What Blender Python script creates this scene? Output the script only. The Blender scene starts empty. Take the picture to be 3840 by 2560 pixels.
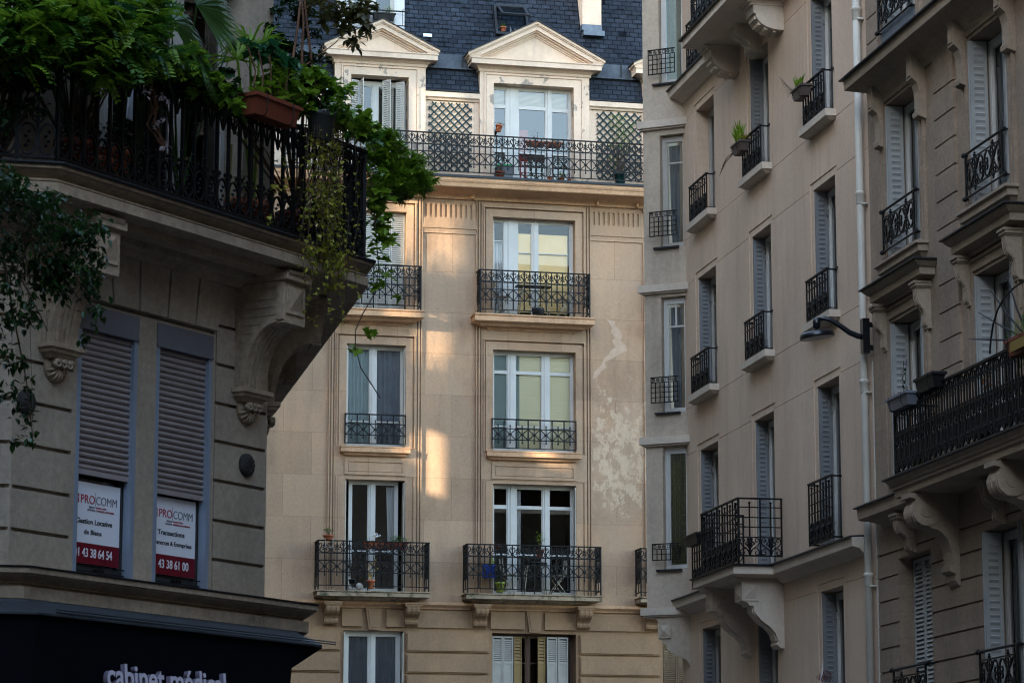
import bpy, math, random
from mathutils import Matrix, Vector
PI=math.pi
random.seed(7)
# ------------------------------------------------------------------ camera, world, sun
F=10907.;CX=1920.;CY=1280.;HZ=3274.;TH=math.atan((HZ-CY)/F);ZC=1.6
sc=bpy.context.scene
cd=bpy.data.cameras.new('camera');cam=bpy.data.objects.new('camera',cd);sc.collection.objects.link(cam)
cam.location=(0,0,ZC);cam.rotation_euler=(PI/2+TH,0,0)
cd.sensor_width=36;cd.lens=F/3840*36;cd.clip_end=600;cd.clip_start=.5
cd.dof.use_dof=True;cd.dof.focus_distance=58;cd.dof.aperture_fstop=9
sc.camera=cam
SUN=Vector((-.735,-.64,.215)).normalized()
w=bpy.data.worlds.new('World');sc.world=w;w.use_nodes=True
nt=w.node_tree;bg=nt.nodes['Background'];sky=nt.nodes.new('ShaderNodeTexSky')
sky.sky_type='NISHITA';sky.sun_disc=False
sky.sun_elevation=math.asin(SUN.z);sky.sun_rotation=math.atan2(SUN.x,SUN.y)
sky.air_density=1.0;sky.dust_density=1.6;sky.ozone_density=.8
nt.links.new(sky.outputs[0],bg.inputs[0]);bg.inputs[1].default_value=.15
sl=bpy.data.lights.new('sun','SUN');sl.energy=2.7;sl.angle=math.radians(1.5);sl.color=(1,.86,.64)
so=bpy.data.objects.new('sun',sl);sc.collection.objects.link(so)
so.rotation_euler=SUN.to_track_quat('Z','Y').to_euler()
sc.view_settings.view_transform='Standard';sc.view_settings.look='None'
sc.view_settings.exposure=3.38;sc.view_settings.gamma=1
sc.render.engine='CYCLES';sc.cycles.filter_width=1.1
# ------------------------------------------------------------------ frames
def ray(u,v):
    a=(u-CX)/F;b=-(v-CY)/F
    return Vector((a,math.cos(TH)-b*math.sin(TH),math.sin(TH)+b*math.cos(TH)))
def frame(u0,Y,vp,flip=1):
    r=ray(u0,HZ);p=(r.x/r.y*Y,Y)
    d=Vector(((vp-CX)/F,1/math.cos(TH))).normalized()*flip
    return Matrix.Translation((p[0],p[1],0))@Matrix.Rotation(math.atan2(d.y,d.x),4,'Z')
FC=frame(1900,68,50000)       # pale stone building closing the street
FM=frame(2906,46,-307,-1)     # street side on the right
FB=frame(1000,27,8653)        # chamfered corner on the left
FY=frame(2540,51,-22000,-1)   # canted bay at the far end of the rendered building
def at(Fm,u,v,off=0):
    "point on the vertical plane 'off' metres in front of a facade, in that facade's own coordinates"
    inv=Fm.inverted();o=inv@Vector((0,0,ZC));d=inv.to_3x3()@ray(u,v)
    t=(-off-o.y)/d.y;return o+d*t
# ------------------------------------------------------------------ mesh builder
class MB:
    def __init__(s,M=None): s.v=[];s.f=[];s.m=[];s.M=M;s.mi=0
    def add(s,vs,fs):
        n=len(s.v)
        s.v+= [tuple(s.M@Vector(p)) for p in vs] if s.M else [tuple(p) for p in vs]
        s.f+=[tuple(i+n for i in f) for f in fs];s.m+=[s.mi]*len(fs);return s
    def box(s,x0,x1,y0,y1,z0,z1):
        return s.add([(x,y,z) for x in(x0,x1) for y in(y0,y1) for z in(z0,z1)],
            [(0,1,3,2),(4,6,7,5),(0,4,5,1),(2,3,7,6),(0,2,6,4),(1,5,7,3)])
    def hexa(s,a,b):  # two quads (4 points each)
        return s.add(list(a)+list(b),[(3,2,1,0),(4,5,6,7)]+[(i,(i+1)%4,4+(i+1)%4,4+i) for i in range(4)])
    def tube(s,pts,r,n=6,r1=None,cap=True):
        pts=[Vector(p) for p in pts];N=len(pts);vs=[];fs=[];u=None
        for i,p in enumerate(pts):
            t=(pts[min(i+1,N-1)]-pts[max(i-1,0)])
            if t.length<1e-9:t=Vector((0,0,1))
            t.normalize()
            if u is None:
                u=t.cross(Vector((0,0,1)))
                if u.length<.1:u=t.cross(Vector((0,1,0)))
            u=(u-t*u.dot(t)).normalized();w_=t.cross(u)
            rr=r if r1 is None else r+(r1-r)*i/(N-1)
            for k in range(n):
                a=2*PI*(k+.5)/n;vs.append(p+u*(math.cos(a)*rr)+w_*(math.sin(a)*rr))
        for i in range(N-1):
            for k in range(n): fs.append((i*n+k,i*n+(k+1)%n,(i+1)*n+(k+1)%n,(i+1)*n+k))
        if cap: fs.append(tuple(range(n))[::-1]);fs.append(tuple((N-1)*n+k for k in range(n)))
        return s.add(vs,fs)
    def lathe(s,prof,c=(0,0,0),n=16,axis='z',scale=(1,1)):
        vs=[];fs=[]
        for r,h in prof:
            for k in range(n):
                a=2*PI*k/n;x=r*math.cos(a)*scale[0];y=r*math.sin(a)*scale[1]
                vs.append((c[0]+x,c[1]+y,c[2]+h) if axis=='z' else (c[0]+x,c[1]+h,c[2]+y) if axis=='y' else (c[0]+h,c[1]+x,c[2]+y))
        for i in range(len(prof)-1):
            for k in range(n): fs.append((i*n+k,i*n+(k+1)%n,(i+1)*n+(k+1)%n,(i+1)*n+k))
        fs.append(tuple(range(n))[::-1]);fs.append(tuple((len(prof)-1)*n+k for k in range(n)))
        return s.add(vs,fs)
    def prism(s,poly,a,b,ax='y'):
        "extrude a 2-D polygon: ax y -> poly is (x,z); ax x -> poly is (y,z); ax z -> poly is (x,y)"
        n=len(poly)
        P=lambda p,t:(p[0],t,p[1]) if ax=='y' else (t,p[0],p[1]) if ax=='x' else (p[0],p[1],t)
        return s.add([P(p,a) for p in poly]+[P(p,b) for p in poly],
            [tuple(range(n)),tuple(range(n,2*n))[::-1]]+[(i,(i+1)%n,n+(i+1)%n,n+i)[::-1] for i in range(n)])
    def sweep(s,path,prof):
        path=[Vector(p) for p in path];N=len(path);ns=[]
        for i in range(N-1):
            t=(path[i+1]-path[i]).normalized();ns.append(Vector((t.y,-t.x)))
        vs=[];k=len(prof)
        for i in range(N):
            if i==0:m=ns[0]
            elif i==N-1:m=ns[-1]
            else:
                a,b=ns[i-1],ns[i];m=(a+b)/(1+a.dot(b))
            for o,z in prof: vs.append((path[i].x+m.x*o,path[i].y+m.y*o,z))
        fs=[(i*k+j,i*k+(j+1)%k,(i+1)*k+(j+1)%k,(i+1)*k+j) for i in range(N-1) for j in range(k)]
        fs+=[tuple(range(k))[::-1],tuple((N-1)*k+j for j in range(k))]
        return s.add(vs,fs)
    def wall(s,x0,x1,z0,z1,regs,thick=.4):
        "height field wall: regions (xa,xb,za,zb,depth); depth None is an opening; negative stands proud"
        c=lambda L,a,b:sorted({round(min(max(q,a),b),4) for q in L}|{a,b})
        xs=c([q for r in regs for q in r[:2]],x0,x1);zs=c([q for r in regs for q in r[2:4]],z0,z1)
        nx,nz=len(xs)-1,len(zs)-1
        D=[[0.]*nz for _ in range(nx)]
        for xa,xb,za,zb,d in regs:
            for i in range(nx):
                if xs[i]>=xa-1e-4 and xs[i+1]<=xb+1e-4:
                    for j in range(nz):
                        if zs[j]>=za-1e-4 and zs[j+1]<=zb+1e-4:D[i][j]=d
        vs=[];fs=[]
        def q(a,b,c_,d_): n=len(vs);vs.extend((a,b,c_,d_));fs.append((n,n+1,n+2,n+3))
        G=lambda d:thick if d is None else d
        for j in range(nz):
            i=0
            while i<nx:
                k=i
                while k+1<nx and D[k+1][j]==D[i][j]:k+=1
                d=D[i][j]
                if d is not None:
                    q((xs[i],d,zs[j]),(xs[k+1],d,zs[j]),(xs[k+1],d,zs[j+1]),(xs[i],d,zs[j+1]))
                    q((xs[i],thick,zs[j]),(xs[i],thick,zs[j+1]),(xs[k+1],thick,zs[j+1]),(xs[k+1],thick,zs[j]))
                i=k+1
        for j in range(nz):
            for i in range(nx+1):
                a=G(D[i-1][j]) if i>0 else thick;b=G(D[i][j]) if i<nx else thick
                if a<b: q((xs[i],a,zs[j]),(xs[i],b,zs[j]),(xs[i],b,zs[j+1]),(xs[i],a,zs[j+1]))
                elif b<a: q((xs[i],a,zs[j]),(xs[i],a,zs[j+1]),(xs[i],b,zs[j+1]),(xs[i],b,zs[j]))
        for i in range(nx):
            for j in range(nz+1):
                a=G(D[i][j-1]) if j>0 else thick;b=G(D[i][j]) if j<nz else thick
                if a<b: q((xs[i],a,zs[j]),(xs[i+1],a,zs[j]),(xs[i+1],b,zs[j]),(xs[i],b,zs[j]))
                elif b<a: q((xs[i],b,zs[j]),(xs[i],a,zs[j]),(xs[i+1],a,zs[j]),(xs[i+1],b,zs[j]))
        return s.add(vs,fs)
    def build(s,name,mats,parent=None,smooth=False):
        me=bpy.data.meshes.new(name)
        me.from_pydata(s.v,[],s.f)
        if not isinstance(mats,(list,tuple)):mats=[mats]
        for m in mats:me.materials.append(m)
        if len(mats)>1:me.polygons.foreach_set('material_index',s.m)
        if smooth:me.polygons.foreach_set('use_smooth',[True]*len(me.polygons))
        me.update()
        o=bpy.data.objects.new(name,me);sc.collection.objects.link(o)
        if parent is not None:o.parent=parent
        return o
def tag(o,label=None,cat=None,group=None,kind=None):
    if label:o['label']=label
    if cat:o['category']=cat
    if group:o['group']=group
    if kind:o['kind']=kind
    return o
def empty(name,M,label,cat,group=None):
    o=bpy.data.objects.new(name,None);sc.collection.objects.link(o);o.matrix_world=M;o.empty_display_size=.2
    return tag(o,label,cat,group)
def copy_thing(o,M,label=None,parent=None):
    c=o.copy();sc.collection.objects.link(c);c.parent=parent
    if parent is None:
        c.matrix_world=M
        if label:c['label']=label
    for ch in o.children:copy_thing(ch,None,None,c)
    return c
T=Matrix.Translation
def RZ(a):return Matrix.Rotation(a,4,'Z')
def RX(a):return Matrix.Rotation(a,4,'X')
def RY(a):return Matrix.Rotation(a,4,'Y')
# ------------------------------------------------------------------ materials
def mat(name,col,rough=.8,spec=.3,wear=None,grain=0,metal=0,col2=None,nscale=3.,detail=6,bump=0,bscale=40.,pits=0,streak=0,brick=None,patch=None,stretch=(1,1,1),moss=None):
    m=bpy.data.materials.new(name);m.use_nodes=True;t=m.node_tree;N=t.nodes;L=t.links
    b=N['Principled BSDF'];b.inputs['Roughness'].default_value=rough;b.inputs['Metallic'].default_value=metal
    b.inputs['Specular IOR Level'].default_value=spec
    tc=N.new('ShaderNodeTexCoord').outputs['Object']
    def noise(sc_,det=6,st=None,rgh=.6):
        v=tc
        if st:
            mp=N.new('ShaderNodeMapping');mp.inputs['Scale'].default_value=st;L.new(tc,mp.inputs[0]);v=mp.outputs[0]
        n=N.new('ShaderNodeTexNoise');n.inputs['Scale'].default_value=sc_;n.inputs['Detail'].default_value=det;n.inputs['Roughness'].default_value=rgh
        L.new(v,n.inputs['Vector']);return n.outputs['Fac']
    def ramp(f,a,c):
        r=N.new('ShaderNodeMapRange');r.inputs['From Min'].default_value=a;r.inputs['From Max'].default_value=c;L.new(f,r.inputs['Value']);return r.outputs[0]
    def mix(f,A,B,mode='MIX'):
        x=N.new('ShaderNodeMix');x.data_type='RGBA';x.blend_type=mode
        if isinstance(f,float):x.inputs[0].default_value=f
        else:L.new(f,x.inputs[0])
        for i,q in((6,A),(7,B)):
            if isinstance(q,tuple):x.inputs[i].default_value=(*q[:3],1)
            else:L.new(q,x.inputs[i])
        return x.outputs[2]
    c=(*col,1)
    if col2: c=mix(ramp(noise(nscale,detail,stretch),.35,.68),col,col2)
    if patch:
        pc,ps,a,e=patch; c=mix(ramp(noise(ps,8,(1,1,.8),.65),a,e),c,pc)
    if brick:
        bw,bh,off,mort,mc,var=brick
        sx=N.new('ShaderNodeSeparateXYZ');L.new(tc,sx.inputs[0]);cb=N.new('ShaderNodeCombineXYZ')
        L.new(sx.outputs[0],cb.inputs[0])
        ad=N.new('ShaderNodeMath');ad.operation='ADD';ad.inputs[1].default_value=off;L.new(sx.outputs[2],ad.inputs[0]);L.new(ad.outputs[0],cb.inputs[1])
        br=N.new('ShaderNodeTexBrick');br.inputs['Scale'].default_value=1;br.inputs['Brick Width'].default_value=bw;br.inputs['Row Height'].default_value=bh
        br.inputs['Mortar Size'].default_value=mort;br.inputs['Mortar Smooth'].default_value=.3;br.inputs['Bias'].default_value=0
        br.inputs['Color1'].default_value=(1-var,1-var,1-var,1);br.inputs['Color2'].default_value=(1,1,1,1);br.inputs['Mortar'].default_value=(*mc,1)
        L.new(cb.outputs[0],br.inputs['Vector']);c=mix(1.,c,br.outputs['Color'],'MULTIPLY')
    if wear:
        wc,xa,xb,za,zb=wear;sp=N.new('ShaderNodeSeparateXYZ');L.new(tc,sp.inputs[0])
        def band(o,lo,hi,e):
            m1_=ramp(o,lo-e,lo+e);m2_=ramp(o,hi+e,hi-e);q=N.new('ShaderNodeMath');q.operation='MULTIPLY';L.new(m1_,q.inputs[0]);L.new(m2_,q.inputs[1]);return q.outputs[0]
        bx=N.new('ShaderNodeMath');bx.operation='MULTIPLY';L.new(band(sp.outputs[0],xa,xb,.35),bx.inputs[0]);L.new(band(sp.outputs[2],za,zb,1.0),bx.inputs[1])
        sm=N.new('ShaderNodeMath');sm.operation='MULTIPLY_ADD';sm.inputs[1].default_value=.22;L.new(bx.outputs[0],sm.inputs[0]);L.new(noise(3.4,12,(1,1,.7),.78),sm.inputs[2])
        c=mix(ramp(sm.outputs[0],.70,.72),c,wc)
    if streak: c=mix(ramp(noise(2.2,8,(1,1,.12),.7),.5,.85),c,mix(1.,c,(1-streak,)*3,'MULTIPLY'))
    if moss: c=mix(ramp(noise(moss[1],8,None,.7),moss[2],moss[3]),c,moss[0])
    if grain:
        g1=mix(ramp(noise(14,10,None,.75),.36,.64),(1-grain,)*3,(1+grain*.35,)*3);c=mix(1.,c,g1,'MULTIPLY')
        g2=mix(ramp(noise(.55,5,(1,1,.6),.6),.38,.62),(1-grain*.9,1-grain*.85,1-grain*.8),(1.0,)*3);c=mix(1.,c,g2,'MULTIPLY')
    if pits:
        v=N.new('ShaderNodeTexVoronoi');v.inputs['Scale'].default_value=pits;L.new(tc,v.inputs['Vector'])
        pr=N.new('ShaderNodeMapRange');pr.inputs['From Min'].default_value=.05;pr.inputs['From Max'].default_value=.12;L.new(v.outputs['Distance'],pr.inputs['Value'])
        inv=N.new('ShaderNodeMath');inv.operation='MULTIPLY_ADD';inv.inputs[1].default_value=-.75;inv.inputs[2].default_value=.75;L.new(pr.outputs[0],inv.inputs[0])
        mk=N.new('ShaderNodeMath');mk.operation='MULTIPLY';L.new(inv.outputs[0],mk.inputs[0]);L.new(ramp(noise(pits*.35,2),.45,.6),mk.inputs[1])
        c=mix(mk.outputs[0],c,(.05,.045,.04))
    if isinstance(c,tuple):b.inputs['Base Color'].default_value=c
    else:L.new(c,b.inputs['Base Color'])
    if bump:
        bp=N.new('ShaderNodeBump');bp.inputs['Strength'].default_value=bump;bp.inputs['Distance'].default_value=.01
        L.new(noise(bscale,6),bp.inputs['Height']);L.new(bp.outputs[0],b.inputs['Normal'])
    return m
lime=mat('limestone',(0.536,0.336,0.203),grain=.13,col2=(0.428,0.299,0.203),nscale=.5,brick=(1.33,.987,-14.66+.987*20,.006,(.66,.62,.58),.19),streak=.3,bump=.4,pits=9,wear=((.56,.405,.275),1.95,3.6,9.6,13.2),patch=((0.295,0.178,0.111),.55,.52,.75))
limeL=mat('limestone_moulded',(0.654,0.394,0.224),grain=0.22,col2=(0.522,0.307,0.176),nscale=1.4,streak=.35,bump=.2,pits=14)
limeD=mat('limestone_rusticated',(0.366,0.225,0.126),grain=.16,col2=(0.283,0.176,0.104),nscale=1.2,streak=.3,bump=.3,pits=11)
limeM=mat('limestone_mossy_edge',(0.441,0.323,0.212),grain=0.25,col2=(0.315,0.237,0.162),nscale=4,streak=.5,bump=.4,moss=((.07,.075,.04),5,.5,.62))
paintw=mat('painted_stone',(0.762,0.582,0.443),grain=0.08,col2=(0.68,0.514,0.388),nscale=1.5,streak=.12,patch=((0.34,0.281,0.231),2.6,.555,.58),bump=.15)
paintc=mat('painted_stone_clean',(0.762,0.592,0.453),grain=0.1,col2=(0.659,0.495,0.372),nscale=1.3,streak=.25,bump=.15)
scar=mat('pale_render_scar',(0.525,0.373,0.265),col2=(0.45,0.307,0.211),nscale=9,bump=.4)
slate=mat('slate',(.028,.038,.056),grain=0.35,rough=.65,spec=.12,col2=(.048,.060,.082),nscale=1.6,brick=(.23,.125,0,.015,(.18,.18,.2),.45),bump=.3,bscale=25,streak=.2)
zinc=mat('zinc',(0.168,0.198,0.247),grain=0.25,rough=.45,spec=.5,metal=.3,col2=(0.0988,0.124,0.163),nscale=2.5,streak=.3)
zincd=mat('zinc_dark',(.02,.022,.026),rough=.5,spec=.35,col2=(.012,.0135,.017))
hood=mat('shop_hood_zinc',(0.042,0.0478,0.0541),rough=.55,spec=.3,col2=(0.026,0.0294,0.0344),nscale=4,streak=.3)
iron=mat('wrought_iron',(.0035,.0042,.0055),rough=.5,spec=.22,col2=(.006,.0055,.0055),nscale=6)
ironr=mat('rusty_iron',(.009,.006,.0055),rough=.5,spec=.22,col2=(.004,.004,.005),nscale=9)
trel=mat('green_lattice_paint',(.009,.026,.030),rough=.5,spec=.2)
pvc=mat('white_window_frame',(0.533,0.517,0.486),rough=.35,spec=.5,col2=(0.475,0.462,0.438),nscale=2)
pvcg=mat('grey_painted_wood',(.42,.39,.35),rough=.6,col2=(.34,.32,.29),nscale=4)
shl=mat('worn_grey_shutter',(.36,.34,.30),rough=.6,col2=(.29,.27,.24),nscale=3,streak=.3)
shw=mat('off_white_shutter',(0.54,0.513,0.458),rough=.55,col2=(0.45,0.423,0.37),nscale=3,streak=.2)
shg=mat('grey_blue_shutter',(0.212,0.218,0.223),rough=.5,col2=(0.175,0.179,0.186),nscale=3,streak=.25)
shv=mat('white_metal_shutter',(0.382,0.39,0.376),rough=.5,col2=(0.318,0.327,0.323),nscale=3,streak=.2)
ocre=mat('ochre_shutter',(0.255,0.165,0.0638),rough=.6,col2=(0.195,0.128,0.0525))
crm=mat('cream_render',(0.651,0.483,0.355),grain=0.1,rough=.85,col2=(0.569,0.411,0.3),nscale=.6,stretch=(1,1,.45),streak=.3,bump=.15,bscale=60,patch=((0.751,0.569,0.42),.35,.5,.75))
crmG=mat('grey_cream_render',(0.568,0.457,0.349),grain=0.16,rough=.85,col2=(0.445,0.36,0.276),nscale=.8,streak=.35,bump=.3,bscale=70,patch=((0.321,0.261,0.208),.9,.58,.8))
crmT=mat('pale_trim_render',(0.63,0.526,0.422),grain=0.12,rough=.8,col2=(0.546,0.451,0.361),nscale=1.5,streak=.15)
sto=mat('grey_beige_stone',(0.365,0.271,0.192),grain=0.22,col2=(0.295,0.221,0.163),nscale=.9,streak=.25,bump=.3,pits=14,brick=(1.1,.37,.05,.004,(.8,.8,.8),.12))
stoT=mat('grey_beige_moulded_stone',(0.387,0.298,0.215),grain=0.2,col2=(0.3,0.235,0.172),nscale=1.7,streak=.3,bump=.25)
lst=mat('corner_limestone',(0.474,0.382,0.284),grain=0.24,col2=(0.383,0.304,0.225),nscale=1.3,streak=.15,bump=.35,pits=13,patch=((0.282,0.223,0.16),.8,.58,.8))
lstT=mat('corner_moulded_limestone',(0.497,0.374,0.256),grain=0.3,col2=(0.367,0.277,0.188),nscale=2.2,streak=.4,bump=.4,pits=18,moss=((.10,.09,.07),3,.6,.75))
alu=mat('grey_shutter_rail',(.27,.32,.40),rough=.35,spec=.5,metal=.2)
roll=mat('roller_slats',(0.337,0.287,0.274),rough=.45,col2=(0.292,0.247,0.235),nscale=2)
rollbox=mat('roller_box_grey',(.17,.165,.185),rough=.5,col2=(.14,.135,.15),nscale=4)
navy=mat('navy_awning_cloth',(.0018,.0032,.0062),rough=.9,spec=.1,col2=(.0025,.004,.007),nscale=5)
pink=mat('raised_letter_lilac',(.62,.56,.64),rough=.5);pinks=mat('letter_side',(.18,.15,.20),rough=.6)
pwhite=mat('poster_white',(.80,.80,.84),rough=.4);pred=mat('poster_red',(0.21,0.0084,0.021),rough=.4,col2=(0.119,0.0056,0.014),nscale=.9,stretch=(3,3,.5))
pgrey=mat('poster_grey_ink',(.10,.10,.12));pink_r=mat('poster_red_ink',(.36,.02,.04));pblk=mat('poster_black_ink',(.03,.03,.04))
terra=mat('terracotta',(.42,.13,.06),rough=.75,col2=(.30,.09,.045),nscale=7,bump=.2)
terrd=mat('red_brown_plastic',(0.186,0.045,0.021),rough=.55,col2=(0.136,0.033,0.018),nscale=5)
brownp=mat('brown_plastic',(.085,.062,.055),rough=.5);greyp=mat('grey_plastic',(.15,.16,.19),rough=.5,col2=(.12,.13,.15))
blackp=mat('black_plastic',(.007,.0075,.009),rough=.5);greenp=mat('green_plastic',(.02,.30,.09),rough=.4);bluep=mat('blue_plastic',(.01,.05,.33),rough=.4)
oliv=mat('olive_plastic',(.22,.26,.045),rough=.5);yell=mat('yellow_panel',(0.203,0.131,0.027),rough=.6);gceram=mat('green_ceramic',(.01,.05,.045),rough=.15,spec=.6)
gpipe=mat('cream_painted_pipe',(.56,.53,.46),rough=.5,col2=(.48,.455,.40),nscale=2,streak=.2)
lampb=mat('lamp_black_paint',(.005,.0065,.010),rough=.3,spec=.6);lampg=mat('lamp_glass_lens',(.35,.32,.28),rough=.3)
bark=mat('bark',(.10,.065,.04),col2=(.05,.035,.025),nscale=9,bump=.6);barkr=mat('reddish_stem',(.16,.075,.04),col2=(.09,.045,.03),nscale=9)
white=mat('white_petal',(.85,.83,.82),rough=.6);redp=mat('red_petal',(.6,.01,.01),rough=.6);purp=mat('purple_petal',(.22,.03,.25));lil=mat('pale_pink_petal',(.62,.52,.56))
cur=mat('pale_curtain',(.42,.50,.50),rough=.9,col2=(.34,.42,.43),nscale=3);curw=mat('white_net_curtain',(.55,.55,.56),rough=.9);curb=mat('blue_grey_curtain',(.19,.215,.25),rough=.9,col2=(.14,.16,.20))
blindy=mat('pale_yellow_blind',(0.88,0.824,0.6),rough=.7);blindg=mat('green_grey_blind',(.30,.38,.36),rough=.7);reflw=mat('painted_wall_reflection',(.88,.70,.40),rough=.7,col2=(.84,.62,.30))
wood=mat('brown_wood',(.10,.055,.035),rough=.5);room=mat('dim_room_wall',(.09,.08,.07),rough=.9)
chair=mat('pale_painted_metal',(.42,.38,.30),rough=.5)
asph=mat('asphalt',(.05,.05,.052),rough=.9,col2=(.04,.04,.042),nscale=8,bump=.5);pav=mat('pavement_stone',(.25,.24,.22),col2=(.2,.19,.18),nscale=3)
shell=mat('pale_shell',(.42,.37,.32),rough=.5,col2=(.2,.17,.15),nscale=30,stretch=(1,1,4));dots=mat('foil_pinwheel',(.75,.45,.12),rough=.2,metal=.6)
stain=mat('leaded_coloured_glass',(.04,.035,.015),rough=.25,spec=.6,col2=(.10,.09,.02),nscale=5)
def leafmat(name,a,b,sss=.0,gloss=.45):
    m=bpy.data.materials.new(name);m.use_nodes=True;t=m.node_tree;N=t.nodes;L=t.links
    p=N['Principled BSDF'];p.inputs['Roughness'].default_value=gloss;p.inputs['Specular IOR Level'].default_value=.35
    g=N.new('ShaderNodeNewGeometry');cr=N.new('ShaderNodeMix');cr.data_type='RGBA'
    cr.inputs[6].default_value=(*a,1);cr.inputs[7].default_value=(*b,1);L.new(g.outputs['Random Per Island'],cr.inputs[0])
    L.new(cr.outputs[2],p.inputs['Base Color'])
    tr=N.new('ShaderNodeBsdfTranslucent');L.new(cr.outputs[2],tr.inputs[0]);mx=N.new('ShaderNodeMixShader');mx.inputs[0].default_value=.35
    L.new(p.outputs[0],mx.inputs[1]);L.new(tr.outputs[0],mx.inputs[2]);L.new(mx.outputs[0],N['Material Output'].inputs[0]);return m
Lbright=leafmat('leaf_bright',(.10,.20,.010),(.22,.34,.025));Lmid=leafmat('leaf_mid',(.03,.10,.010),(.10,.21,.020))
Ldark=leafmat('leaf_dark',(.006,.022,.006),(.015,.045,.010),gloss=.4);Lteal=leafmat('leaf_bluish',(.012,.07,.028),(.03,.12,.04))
Livy=leafmat('leaf_ivy',(.17,.21,.015),(.46,.40,.06));Lpalm=leafmat('leaf_palm',(.022,.065,.008),(.04,.10,.012))
Lolive=leafmat('leaf_olive',(.06,.07,.02),(.12,.10,.03));Lrust=leafmat('leaf_rust',(.20,.13,.03),(.30,.10,.03));Lneedle=leafmat('leaf_needle',(.09,.19,.012),(.20,.32,.022))
def glassmat(name,tint=(.9,.95,.95),refl=.10):
    m=bpy.data.materials.new(name);m.use_nodes=True;t=m.node_tree;N=t.nodes;L=t.links
    for n in list(N):
        if n.type=='BSDF_PRINCIPLED':N.remove(n)
    tr=N.new('ShaderNodeBsdfTransparent');tr.inputs[0].default_value=(*tint,1)
    gl=N.new('ShaderNodeBsdfGlossy');gl.inputs['Roughness'].default_value=.015
    fr=N.new('ShaderNodeFresnel');fr.inputs[0].default_value=1.5;ad=N.new('ShaderNodeMath');ad.operation='ADD';ad.inputs[1].default_value=refl;ad.use_clamp=True
    mx=N.new('ShaderNodeMixShader')
    L.new(fr.outputs[0],ad.inputs[0]);L.new(ad.outputs[0],mx.inputs[0]);L.new(tr.outputs[0],mx.inputs[1]);L.new(gl.outputs[0],mx.inputs[2]);L.new(mx.outputs[0],N['Material Output'].inputs[0]);return m
glass=glassmat('window_glass',(.95,.97,.97),.09);glassc=glassmat('clear_window_glass',(.99,.99,.98),.02);glassr=glassmat('reflective_window_glass',(.75,.85,.9),.06)
# ------------------------------------------------------------------ shared detail builders
def ribbon(mb,pts,w,y,d):
    "flat bar following a 2-D (x,z) path, square section w by d centred on depth y"
    n=len(pts);vs=[];fs=[]
    for i,(x,z) in enumerate(pts):
        a=pts[max(i-1,0)];b=pts[min(i+1,n-1)];tx,tz=b[0]-a[0],b[1]-a[1];l=math.hypot(tx,tz) or 1;nx,nz=-tz/l*w/2,tx/l*w/2
        vs+=[(x+nx,y-d/2,z+nz),(x-nx,y-d/2,z-nz),(x-nx,y+d/2,z-nz),(x+nx,y+d/2,z+nz)]
    for i in range(n-1):
        for k in range(4):fs.append((i*4+k,i*4+(k+1)%4,i*4+4+(k+1)%4,i*4+4+k))
    fs+=[(3,2,1,0),tuple(4*n-4+k for k in range(4))]
    mb.add(vs,fs)
def arc(cx,cz,r,a0,a1,n=8,r1=None,sx=1):
    r1=r if r1 is None else r1
    return [(cx+sx*(r+(r1-r)*i/n)*math.cos(math.radians(a0+(a1-a0)*i/n)),cz+(r+(r1-r)*i/n)*math.sin(math.radians(a0+(a1-a0)*i/n))) for i in range(n+1)]
def bud(mb,x,z,y,h=.05,r=.012,up=1):
    mb.lathe([(.003,0),(r*.5,.2*h),(r,.45*h),(r*.45,.6*h),(r*.7,.75*h),(.002,h)] if up>0 else [(.002,-h),(r*.7,-.75*h),(r*.45,-.6*h),(r,-.45*h),(r*.5,-.2*h),(.003,0)],(x,y,z),5)
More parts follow.
